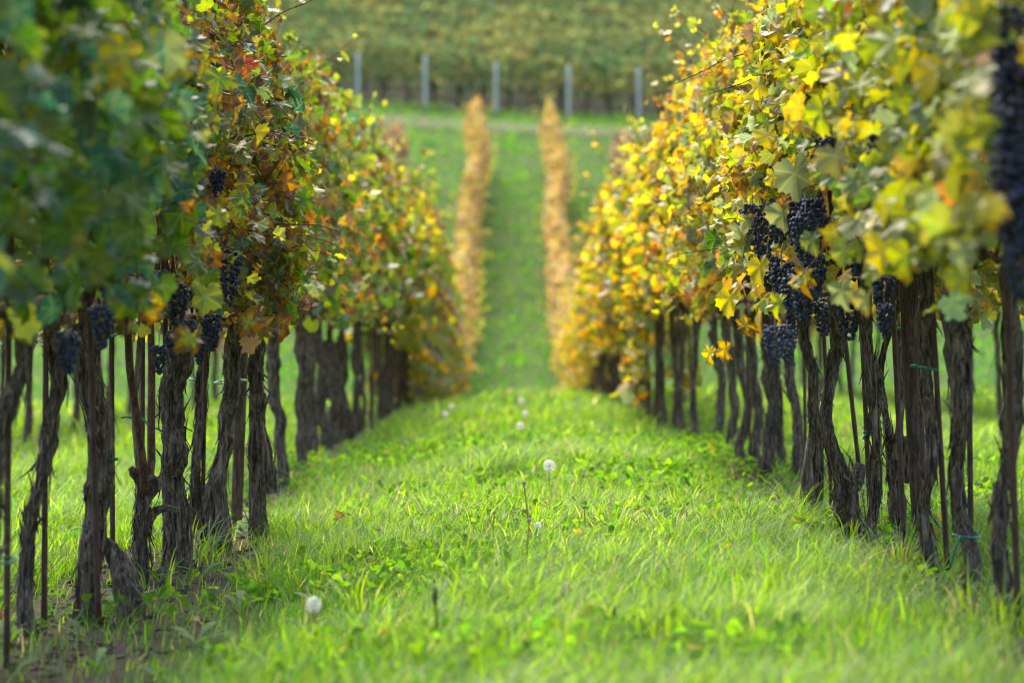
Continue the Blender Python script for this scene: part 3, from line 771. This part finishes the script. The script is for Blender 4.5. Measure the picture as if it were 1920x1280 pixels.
def tie(side, px, py, rpx, ends, k, D=None):
    """plastic tie round trunk and stake, its ends sticking out"""
    v = min((v for v in vines if v[0] == side), key=lambda v: abs(at(px, 900, v[3]).x - v[2].x)) if D is None else nearest(side, D)
    _, root, base, DD = v
    r = rpx * DD / FPX; M = Mesh(); t = np.linspace(0, 2 * np.pi, 20)
    c = np.array(at(px, py, DD) - base)
    P = np.stack([c[0] + r * np.cos(t), c[1] + r * np.sin(t) * 1.1, c[2] + .006 * np.sin(t + k)], -1)
    add_tube(M, P, .0034, 6)
    for (dx, dy) in ends:
        e = c + np.array([dx * DD / FPX, 0, -dy * DD / FPX]); s = np.array([c[0] + np.sign(dx) * r * .6, c[1] - r, c[2]])
        add_tube(M, resample(np.array([s, (s + e) / 2 + [0, -.02, .006], e + [0, -.03, 0]]), 8), .0034, 6)
    M.build('tie', MAT['tie'], root)
for k, a in enumerate([(-1,12,1050,16,[(-20,-8)],6.2),(-1,208,630,10,[],7.3),(-1,210,862,10,[(14,0)],7.3),(-1,262,786,9,[(-32,-4),(18,10)],8.5),(-1,322,812,18,[(-36,-12),(30,40)],9),
                       (-1,372,712,18,[],9.9),(-1,372,905,14,[(-26,22)],9.9),(-1,432,715,30,[(24,4)],10.0),(1,1660,602,14,[(-6,34)],8.7),(1,1690,612,24,[(24,30)],8.7),
                       (1,1636,812,16,[(-20,10)],8.3),(1,1735,690,22,[(-30,-4)],7.1),(1,1812,1002,26,[(-34,60),(12,-6)],7),(1,1775,462,30,[(-8,40)],7)]): tie(*a[:5], k, a[5])

# ------------------------------------------------------------------ vines farther along, copied from a few kinds
def proto(pal, lod, count, size, k, z0=.84, thick=.36, trunk=True, bunches=0, low=False):
    rg = rng(7000 + k)
    parts = []
    M = Mesh(); P = np.array([[0, 0, -.05], [rg.normal(0, .022), rg.normal(0, .03), .3], [rg.normal(0, .022), rg.normal(0, .03), .6], [0, 0, .95]])
    add_trunk(M, P, np.array([.038, .028, .028, .034]) * rg.uniform(.75, 1.2), rg, 30, 16, 4); parts.append(('trunk', M.build('trunk', MAT['bark'])))
    up, out = make_canes(rg)
    M = Mesh(); add_cordon(M, up, out, P[-1], rg, 4); parts.append(('cordon', M.build('cordon', MAT['cane'])))
    M = Mesh(); foliage(M, pal, lod, count, size, rg, .56, z0, 2.35, thick, out, 300 + k)
    if low:
        foliage(M, pal, lod, 170, size, rg, .4, .08, 1.0, .30, [], 400 + k)
    parts.append(('foliage', M.build('foliage', MAT['leaf'] if lod == 'mid' else MAT['leaf_far'])))
    for b in range(bunches):
        o = bpy.data.objects.new('grape_bunch', BUNCH_FAR[b % 2]); col.objects.link(o)
        o.location = ((-1) ** b * rg.uniform(.12, .28), rg.uniform(-.4, .4), rg.uniform(.9, 1.15)); parts.append(('grape_bunch', o))
    for _, o in parts: col.objects.unlink(o)
    return [o for _, o in parts]
KIND = {}
def kind(pal, lod, count, size, n=3, **kw):
    key = (pal, lod, kw.get('low', False), kw.get('z0'))
    if key not in KIND: KIND[key] = [proto(pal, lod, count, size, len(KIND) * 10 + i, **kw) for i in range(n)]
    return KIND[key]

def place(parts, x, y, label, group, rz=0.0, s=1.0):
    root = empty('grape_vine', (x, y, T1(x, y)), label, 'grape vine', group)
    root.rotation_euler = (0, 0, rz); root.scale = (1, 1, s)
    for p in parts:
        c = p.copy(); col.objects.link(c); c.parent = root
    return root

rg = rng(42)
for side in (-1, 1):
    w = 'left' if side < 0 else 'right'
    y = 19.4 if side < 0 else 16.5
    while y < 83.3:
        x = side * 1.26 + rg.normal(0, .03) + (.22 * math.exp(-((y - 77) / 3.5) ** 2) + .08) * (y > 30)
        low = False
        if side < 0:
            if y < 24: ks = kind('olive_orange', 'mid', 560, .053, bunches=2)
            elif y < 45: ks = kind('yellow_olive', 'mid', 560, .058, z0=.58)
            else: ks = kind('tan_orange', 'far', 330, .080, thick=.26)
        else:
            if y < 24: ks = kind('golden', 'mid', 560, .055, bunches=2)
            elif y < 45: ks = kind('golden', 'mid', 600, .055, z0=.52)
            else: ks = kind('tan_orange', 'far', 330, .080, thick=.26)
        if side > 0 and 19 < y < 20.8: ks = kind('yellow', 'mid', 420, .06, low=True, n=1)
        if side < 0 and 27 < y < 37: ks = kind('yellow_olive', 'mid', 300, .07, low=True, n=1)
        if y < 30:
            lab = ('dark-trunked vine with olive and orange leaves, blurred along the left row before the grassy crest' if side < 0 else
                   'golden-leaved vine with dark trunk, blurred along the right row before the grassy crest')
            g = 'vines of the %s row before the crest' % w
            if low:
                pass
        elif y < 50:
            lab = 'blurred vine of the %s row sinking behind the grassy crest' % w; g = 'vines of the %s row behind the crest' % w
        else:
            lab = 'tan and orange vine of the %s middle row climbing the opposite green slope' % w; g = 'vines of the %s middle row on the opposite slope' % w
        place(ks[int(rg.integers(0, len(ks)))], x, y, lab, g, math.pi if rg.uniform() < .5 else 0, rg.uniform(.93, 1.06) * (1.09 if side < 0 and y < 38 else 1 if y < 50 else .95))
        if y < 30:
            xs = x - side * .05 + rg.normal(0, .03); ys = y + rg.uniform(.3, .5); lean = rg.normal(0, .05)
            rod((xs, ys, T1(xs, ys)), (xs + lean, ys, T1(xs, ys) + 1.7), .0085, 'stake', 'blurred rusty stake among the dark trunks farther along the %s row' % w, MAT['rust'], 'stake', 'rusty stakes farther along the %s row' % w, 6)
        y += rg.uniform(.70, .95) if y < 31 else rg.uniform(.88, 1.05)
    # the neighbouring row, seen between the trunks and again on the opposite slope
    y = 15.0
    while y < 80.5:
        if 34 < y < 60: y = 60.0
        x = side * 3.76 + rg.normal(0, .03)
        if y < 34:
            ks = kind('rust' if side < 0 else 'golden', 'far', 300, .095); lab = 'vine of the next row seen blurred between the trunks of the %s row' % w; g = 'vines of the next row to the %s' % w
        else:
            ks = kind('rust', 'far', 300, .095); lab = 'rust-coloured vine of the outer %s row on the opposite slope' % w; g = 'vines of the outer %s row on the opposite slope' % w
        place(ks[int(rg.integers(0, len(ks)))], x, y, lab, g, math.pi if rg.uniform() < .5 else 0, rg.uniform(.9, 1.04) * (1 if y < 40 else .84))
        y += rg.uniform(.88, 1.05)

# ------------------------------------------------------------------ the opposite hillside: vine rows running across it
def hedge(name, y0, seed, x0=-26, x1=26, n=6500):
    rg = rng(seed); M = Mesh()
    x = rg.uniform(x0, x1, n); h = rg.beta(1.3, 1.0, n)
    yy = y0 + rg.normal(0, .16, n) * (1.1 - .4 * h)
    low = .48 + .22 * vn(x * 1.2, 0, seed)
    z = terrain(x, yy * 0 + y0) + low + h * (2.2 + .25 * vn(x * .9, 1, seed + 1) - low)
    cl = fbm(x * .5, h * 2 + seed, 77, 3)
    base = np.where((cl + rg.normal(0, .12, n))[:, None] > .52, np.array([[.250, .265, .090]]), np.array([[.135, .200, .080]]))  # leaf colours paled and greyed, distance haze put into the colour
    base = np.where(rg.uniform(0, 1, n)[:, None] < .10, np.array([[.21, .155, .07]]), base)
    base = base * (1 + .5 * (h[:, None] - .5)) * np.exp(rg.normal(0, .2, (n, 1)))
    nr = unit(rg.normal(0, .6, (n, 3)) + np.array([0, -.7, .5]))
    add_leaves(M, 'far', np.stack([x, yy, z], -1), nr, rg.normal(0, .5, (n, 3)) + [0, 0, -1], rg.uniform(.10, .17, n), np.concatenate([base, np.full((n, 1), .3)], 1), rg, np.zeros(n))
    # trunks of the row
    for xx in np.arange(x0, x1, 1.0):
        xx += rg.normal(0, .06); g = T1(xx, y0)
        add_tube(M, np.array([[xx, y0, g - .05], [xx + rg.normal(0, .04), y0, g + .5], [xx, y0, g + 1.0]]), [.05, .04, .05], 6, (.04,.033,.03,.5))
    return M
M = hedge('vine_row', 95.6, 600)
tag(M.build('vine_row', MAT['leaf_hill']), 'green and yellow vine row running across the hill behind the pale posts', 'vine row')
M = None
for i in range(16):
    m = hedge('x', 98.3 + 2.6 * i, 620 + i, -27 - i * .4, 27 + i * .4, 6200)
    if M is None: M = m
    else:
        for k, fs in m.F.items(): M.F.setdefault(k, []).extend([f + M.n for f in fs])
        M.V += m.V; M.C += m.C; M.U += m.U; M.n += m.n
tag(M.build('hillside_vines', MAT['leaf_hill']), 'olive green and yellow vineyard covering the hillside at the top of the photo', 'vineyard', kind='stuff')

for k, (px, py, lab) in enumerate([(671,160,'pale post farthest left before the hillside vine row, half hidden by shoots'), (797,196,'pale post second from the left before the hillside vine row'), (930,200,'pale post standing above the left middle vine row'),
                                   (1066,206,'pale post standing above the right middle vine row'), (1197,214,'pale post farthest right before the hillside vine row')]):
    D = 94.6; p = at(px, py, D); g = T1(p.x, D); M = Mesh()
    P = np.array([[0, 0, -.1], [0, 0, 1.0], [0.01, 0, 2.0]])
    t = np.linspace(0, 1, 8)[:, None]; P = resample(P, 8)
    add_tube(M, P, np.array([.075] * 7 + [.068]), 8)
    tag(M.build('post', MAT['concrete'], loc=(p.x, D, g)), lab, 'post', 'pale posts at the foot of the hillside')

# ------------------------------------------------------------------ grass
def row_soil(x, y):
    u = np.abs((x % 2.5) - 1.25)
    return 1 - sst(u + .45 * (fbm(x * 2.6, y * 2.6, 55) - .5) - .14 * (x < 0) * (y < 9.5) - .20 * (x < 0) * (1 - sst(y, 7.2, 8.6)) + .06 * (x > 0) + .05 * (y > 13), .12, .34)

GR = np.array([[.108, .226, .008], [.156, .274, .009], [.060, .168, .016], [.205, .292, .016], [.080, .185, .055], [.34, .30, .11]])
def grass(M, n, y0, y1, spread, w, hgt, seed, levels, tall=1.0):
    rg = rng(seed)
    y = np.sqrt(rg.uniform(0, 1, n) * (y1**2 - y0**2) + y0**2); x = rg.uniform(-1, 1, n) * (spread * y + .5)
    soil = row_soil(x, y) * (y < 40)
    clump = fbm(x * 1.7, y * 1.7, 91, 3); fine = fbm(x * 6, y * 6, 92, 2)
    keep = rg.uniform(0, 1, n) > soil * .93
    keep &= fine + .25 * clump > rg.uniform(.15, .62, n)
    x, y, clump, fine, soil = x[keep], y[keep], clump[keep], fine[keep], soil[keep]; m = len(x)
    h = hgt * (.30 + 2.3 * clump ** 2) * np.exp(rg.normal(0, .30, m)) * (1 - .30 * soil)
    az = rg.normal(.2, 1.3, m) + np.where(rg.uniform(0, 1, m) < .25, rg.uniform(0, 6.28, m), 0)
    bend = rg.uniform(.15, .95, m) + .35 * (clump > .52)
    ci = np.clip((clump * 3.4 + 3.2 * (fbm(x * .55 + 9, y * .55, 93, 2) - .5) + .1 + rg.normal(0, .9, m)), 0, 4.99).astype(int)
    order = np.array([2, 0, 1, 1, 4]); ci = order[ci]
    ci = np.where(rg.uniform(0, 1, m) < .14, 3, ci); ci = np.where(rg.uniform(0, 1, m) < .06, 5, ci)
    c = GR[ci] * np.exp(rg.normal(.04, .32, (m, 1)))
    if y0 > 40: c = c * .35 + np.array([.060, .195, .026]) * .65      # the opposite slope is a cooler, evener green
    d = np.stack([np.cos(az), np.sin(az), 0 * az], -1)
    rot = az + np.pi / 2 + rg.normal(0, .7, m); s = np.stack([np.cos(rot), np.sin(rot), 0 * rot], -1)
    base = np.stack([x, y, terrain(x, y) - .008], -1)
    ww = w * np.exp(rg.normal(0, .25, m)) * (.8 + .4 * rg.uniform(0, 1, m))
    t = np.linspace(0, 1, levels)
    rows = []
    for i, tt in enumerate(t):
        cen = base + h[:, None] * (tt * (1 - .42 * bend * tt))[:, None] * np.array([0, 0, 1.0]) + (h * bend * tt ** 2 * .75)[:, None] * d
        if i < levels - 1:
            wv = (ww * (1 - tt ** 1.6 * .9))[:, None] * .5
            rows += [cen - s * wv, cen + s * wv]
        else: rows.append(cen)
    k = len(rows); V = np.stack(rows, 1).reshape(-1, 3); o = (np.arange(m) * k)[:, None]
    fs = [o + np.array([2 * i, 2 * i + 1, 2 * i + 3, 2 * i + 2]) for i in range(levels - 2)]
    q = np.concatenate(fs) if fs else np.zeros((0, 4), int)
    e = 2 * (levels - 2); tri = o + np.array([e, e + 1, e + 2])
    C = np.repeat(np.concatenate([c, np.full((m, 1), .3)], 1)[:, None], k, 1).reshape(-1, 4)
    M.add(V, [q, tri], C)

M = Mesh()
grass(M, 210000, 4.6, 8.5, .25, .0038, .118, 201, 4)
grass(M, 270000, 8.5, 14, .25, .0046, .110, 202, 4)
grass(M, 130000, 14, 22, .26, .009, .10, 203, 3)
grass(M, 70000, 22, 34, .27, .016, .09, 204, 3)
grass(M, 90000, 48, 96, .26, .07, .13, 205, 3)
# taller tussocks at the foot of some vines
rgt = rng(77)
def tussock(M, x, y, n, h, spread=.09):
    m = n; az = rgt.uniform(0, 6.283, m); r = spread * np.sqrt(rgt.uniform(0, 1, m))
    bx = x + r * np.cos(az); by = y + r * np.sin(az); hh = h * rgt.uniform(.5, 1.15, m); be = rgt.uniform(.4, 1.1, m)
    d = np.stack([np.cos(az), np.sin(az), 0 * az], -1); s = np.stack([-np.sin(az), np.cos(az), 0 * az], -1)
    base = np.stack([bx, by, terrain(bx, by) - .01], -1); rows = []
    for i, tt in enumerate(np.linspace(0, 1, 6)):
        cen = base + hh[:, None] * (tt * (1 - .5 * be * tt))[:, None] * np.array([0, 0, 1.]) + (hh * be * tt ** 2 * .8)[:, None] * d
        if i < 5: wv = (.0075 * (1 - tt ** 1.8 * .9)) * .5; rows += [cen - s * wv, cen + s * wv]
        else: rows.append(cen)
    V = np.stack(rows, 1).reshape(-1, 3); o = (np.arange(m) * 11)[:, None]
    q = np.concatenate([o + np.array([2*i, 2*i+1, 2*i+3, 2*i+2]) for i in range(4)])
    c = GR[rgt.choice([0, 1, 3, 3, 1, 5], m)] * np.exp(rgt.normal(0, .15, (m, 1)))
    M.add(V, [q, o + np.array([8, 9, 10])], np.repeat(np.concatenate([c, np.full((m, 1), .3)], 1)[:, None], 11, 1).reshape(-1, 4))
for (px, py, n, h) in [(350,1050,46,.27),(390,1040,24,.24),(300,1105,10,.2),(600,1000,30,.2),(640,985,30,.2),(500,1095,40,.2),(1690,1075,90,.24),(1640,1085,60,.2),(1745,1100,40,.2),
                       (1600,1010,40,.2),(1540,985,30,.18),(1820,1150,50,.2),(1880,1180,40,.2),(1480,940,40,.2),(1000,1010,60,.18),(1150,1010,80,.2),(1240,1000,80,.19),(780,1040,60,.18),(700,1060,50,.18),(1050,1040,60,.17),(640,960,30,.2)]:
    D = ground_hit(px, py); p = at(px, py, D); tussock(M, p.x, D, n, h, .12 if h < .25 else .1)
for k in range(130):
    yy = rgt.uniform(6.5, 12); xx = rgt.uniform(-.7, .85); tussock(M, xx, yy, 14, rgt.uniform(.12, .20), .10)
tag(M.build('grass', MAT['grass']), 'bright green grass covering the alley between the vine rows', 'grass', kind='stuff')

# clover and small broad leaves in patches
M = Mesh(); rg = rng(88); n = 26000
y = np.sqrt(rg.uniform(0, 1, n) * (16**2 - 5**2) + 25); x = rg.uniform(-1, 1, n) * (.24 * y + .4)
patch = fbm(x * .9 + 3, y * .9, 123, 3)
kp = (patch > rg.uniform(.44, .66, n)) & (rg.uniform(0, 1, n) > row_soil(x, y) * .6)
x, y = x[kp], y[kp]; n = len(x); h = rg.uniform(.025, .085, n)
cen = np.stack([x, y, terrain(x, y) + h], -1)
cbase = np.array([[.075, .19, .012], [.115, .25, .012], [.15, .27, .016]])[rg.integers(0, 3, n)] * np.exp(rg.normal(0, .2, (n, 1)))
yel = rg.uniform(0, 1, n) < .012; cbase[yel] = (.42, .26, .02)
th = np.linspace(0, 2 * np.pi, 7, endpoint=False)
for j in range(3):
    a = rg.uniform(0, 6.28, n) * 0 + j * 2.094 + rg.normal(0, .2, n) + np.arange(n)
    r = rg.uniform(.007, .015, n); d = np.stack([np.cos(a), np.sin(a), rg.normal(.15, .5, n)], -1); s = np.stack([-np.sin(a), np.cos(a), rg.normal(0, .5, n)], -1)
    V = cen[:, None] + (d * r[:, None])[:, None] + r[:, None, None] * (np.cos(th)[None, :, None] * d[:, None] + np.sin(th)[None, :, None] * s[:, None])
    o = (np.arange(n) * 7)[:, None]
    M.add(V.reshape(-1, 3), [o + np.arange(7)], np.repeat(np.concatenate([cbase, np.full((n, 1), .3)], 1)[:, None], 7, 1).reshape(-1, 4))
# broad leaves of dandelion and plantain, in rosettes
nb = 330; yb = np.sqrt(rg.uniform(0, 1, nb) * (16**2 - 5**2) + 25); xb = rg.uniform(-1, 1, nb) * (.22 * yb + .3)
for i in range(nb):
    k = int(rg.integers(4, 9)); a = rg.uniform(0, 6.283, k); L_ = rg.uniform(.05, .12, k); up = rg.uniform(.25, 1.1, k); z_ = T1(xb[i], yb[i]) + .01
    d = np.stack([np.cos(a), np.sin(a), 0 * a], -1); s = np.stack([-np.sin(a), np.cos(a), 0 * a], -1); rows = []
    for tt, ww in ((0, .06), (.35, .5), (.65, 1), (.88, .75)):
        cen_ = np.array([xb[i], yb[i], z_]) + d * (L_ * tt)[:, None] + np.array([0, 0, 1.]) * (L_ * up * (tt - .55 * tt * tt))[:, None]
        rows += [cen_ - s * (L_ * .13 * ww)[:, None], cen_ + s * (L_ * .13 * ww)[:, None]]
    rows.append(np.array([xb[i], yb[i], z_]) + d * L_[:, None] + np.array([0, 0, 1.]) * (L_ * up * .45)[:, None])
    V = np.stack(rows, 1).reshape(-1, 3); o = (np.arange(k) * 9)[:, None]
    q = np.concatenate([o + np.array([2*t_, 2*t_+1, 2*t_+3, 2*t_+2]) for t_ in range(3)])
    cc = np.array([[.08, .20, .013], [.10, .23, .012], [.13, .25, .014]])[rg.integers(0, 3)] * np.exp(rg.normal(0, .18, (k, 1)))
    M.add(V, [q, o + np.array([6, 7, 8])], np.repeat(np.concatenate([cc, np.full((k, 1), .3)], 1)[:, None], 9, 1).reshape(-1, 4))
tag(M.build('clover', MAT['clover']), 'low clover and broad weed leaves in patches among the alley grass', 'clover', kind='stuff')

# dead leaves dropped in the grass
M = Mesh(); rg = rng(99); n = 60
y = np.sqrt(rg.uniform(0, 1, n) * (26**2 - 25) + 25); x = rg.uniform(-1, 1, n) * (.24 * y + .4)
pos = np.stack([x, y, terrain(x, y) + rg.uniform(.03, .07, n)], -1)
c, dry = pick_colors('rust', n, rg); c[:, :3] *= .5; add_leaves(M, 'near', pos, unit(rg.normal(0, .5, (n, 3)) + [0, 0, 1]), rg.normal(0, 1, (n, 3)), rg.uniform(.025, .045, n), c, rg, np.maximum(dry, .3))
tag(M.build('leaf_litter', MAT['leaf']), 'dead brown and red vine leaves scattered in the grass', 'fallen leaves', kind='stuff')

# clods of soil under the rows
M = Mesh(); rg = rng(111); n = 4200; V0, F0 = ICO1
y = np.sqrt(rg.uniform(0, 1, n) * (15**2 - 5**2) + 25); sgn = np.where(rg.uniform(0, 1, n) < .5, -1, 1); x = sgn * 1.27 + rg.normal(0, .17, n)
for i in range(n):
    s = .004 + .018 * rg.uniform() ** 3; v = V0 * (1 + .35 * rg.normal(0, 1, (len(V0), 1)).clip(-1, 1)) * s * [1.2, 1, .7]
    M.add(v + [x[i], y[i], T1(x[i], y[i])], [F0], (.1, .07, .05, .5))
MAT['soil'] = simple_material('soil_clod', (.05, .034, .024), (.16, .113, .08), 90, .95, .1)
tag(M.build('soil_clods', MAT['soil'], smooth=False), 'crumbled brown soil lying under the vine rows', 'soil', kind='stuff')

# ------------------------------------------------------------------ dandelions and dry stalks
def dandelion(pb, ph, r, label, D, fluff=True, mat='stem', stem_r=.0025, hh=.17):
    if not fluff: D = ground_hit(*pb)
    else:      # the head stands some centimetres above the grass
        D = next(q for q in np.arange(4, 30, .02) if at(*ph, q).z <= T1(at(*ph, q).x, q) + hh)
    b = at(ph[0] + (pb[0] - ph[0]) * .6, pb[1], D); b.z = T1(b.x, D); h = at(*ph, D - .02)
    root = empty('dandelion' if fluff else 'dry_stalk', b, label, 'dandelion' if fluff else 'dry stalk', 'dandelion clocks in the grass' if fluff else 'dry stalks in the grass')
    e = np.array(h - b); rg = rng(int(pb[0] * 7 + pb[1])); M = Mesh()
    add_tube(M, resample(np.array([[0, 0, -.02], e * .5 + [rg.normal(0, .006), 0, 0], e]), 14), np.linspace(stem_r * 1.25, stem_r * .8, 14), 6)
    M.build('stem', MAT[mat], root)
    M = Mesh()
    if fluff:
        n = 120; d = unit(rg.normal(0, 1, (n, 3)))
        core = np.array([.25, .2, .12, .3]); V0, F0 = ICO1
        M.add(V0 * r * .2 + e, [F0], core)
        for q in d:
            t = unit(np.cross(q, [.3, .5, .8])[None])[0]; u = np.cross(q, t); m_ = 7; a = np.linspace(0, 6.283, m_, endpoint=False)
            tip = e + q * r * .92; rr = r * .30
            ring = tip + rr * (np.cos(a)[:, None] * t + np.sin(a)[:, None] * u) + q * r * .10
            idx = np.arange(m_)
            # hair-thin rays of one parachute
            w = r * .04
            for aa in range(m_):
                dirv = ring[aa] - tip; sdv = np.cross(q, dirv); sdv = sdv / (np.linalg.norm(sdv) + 1e-9) * w
                M.add(np.array([tip - sdv, tip + sdv, ring[aa]]), [np.array([[0, 1, 2]])], (.88, .88, .85, 0))
            M.add(np.array([e + t * w * .5, e - t * w * .5, tip]), [np.array([[0, 1, 2]])], (.62, .58, .5, 0))
        M.build('seed_head', MAT['fluff'], root)
    else:
        V0, F0 = ICO2; v = V0 * (1 + .25 * (vn(V0[:, :1] * 3 + 9, V0[:, 2:] * 3, 4) - .5)) * r
        M.add(v * ([1, 1, .8] if mat == 'stem' else [.55, .55, 2.2]) + e, [F0], (.45, .40, .34, .3))
        for q in unit(rg.normal(0, 1, (16, 3)) + [0, 0, -.4]):
            M.add(np.array([e + np.cross(q, [0, .3, 1]) * r * .3, e - np.cross(q, [0, .3, 1]) * r * .3, e + q * r * 1.9]), [np.array([[0, 1, 2]])], (.30, .26, .2, .3))
        M.build('flower_head', MAT['fluff'] if mat == 'stem' else MAT['darkstem'], root)
for a in [((596,1180), (588,1133), .021, 'sharp white dandelion clock low in the grass at the left front', 7.15, True, 'stem', .0032, .10),
          ((1012,925), (1030,873), .026, 'blurred leaning dandelion clock behind the tall red stalk', 13.0),
          ((836,815), (834,776), .023, 'blurred dandelion clock, lower of the pair at the left on the crest', 21.5),
          ((846,800), (847,762), .023, 'blurred dandelion clock, upper of the pair at the left on the crest', 22.5),
          ((976,830), (976,798), .023, 'blurred dandelion clock, lowest of three in the middle of the crest', 19.5),
          ((985,815), (985,776), .023, 'blurred dandelion clock, middle one of three on the crest', 21.0),
          ((982,790), (978,752), .026, 'blurred dandelion clock, highest of three on the crest', 24.0),
          ((1010,1010), (1008,985), .012, 'small pale seed head at the crossing of the red stalks', 9.0, True, 'stem', .0032, .13)]:
    dandelion(*a)
for a in [((1022,1050), (982,905), .0065, 'tallest reddish dry stalk leaning left in the middle of the alley', 9.3, False),
          ((975,1090), (992,975), .0075, 'shorter reddish dry stalk crossing the tall one', 8.6, False),
          ((937,1050), (927,960), .006, 'thin dry stalk with a dark bud left of the red stalks', 9.2, False, 'stem', .0018),
          ((710,1040), (711,992), .008, 'short red stalk with a pale tip in the left part of the alley', 9.4, False),
          ((824,1240), (816,1118), .010, 'soft dark upright stalk in the near grass', 6.4, False, 'darkstem', .003),
          ((1166,1215), (1152,1150), .009, 'short dark blurred stalk in the near grass right of the middle', 6.9, False, 'darkstem', .003),
          ((1278,1012), (1288,966), .006, 'little dark stalk standing in the wind-bent grass on the right', 9.8, False, 'darkstem', .003),
          ((1100,1020), (1096,950), .008, 'thin upright stalk with a white tip right of the red stalks', 9.6, False)]:
    dandelion(*a)
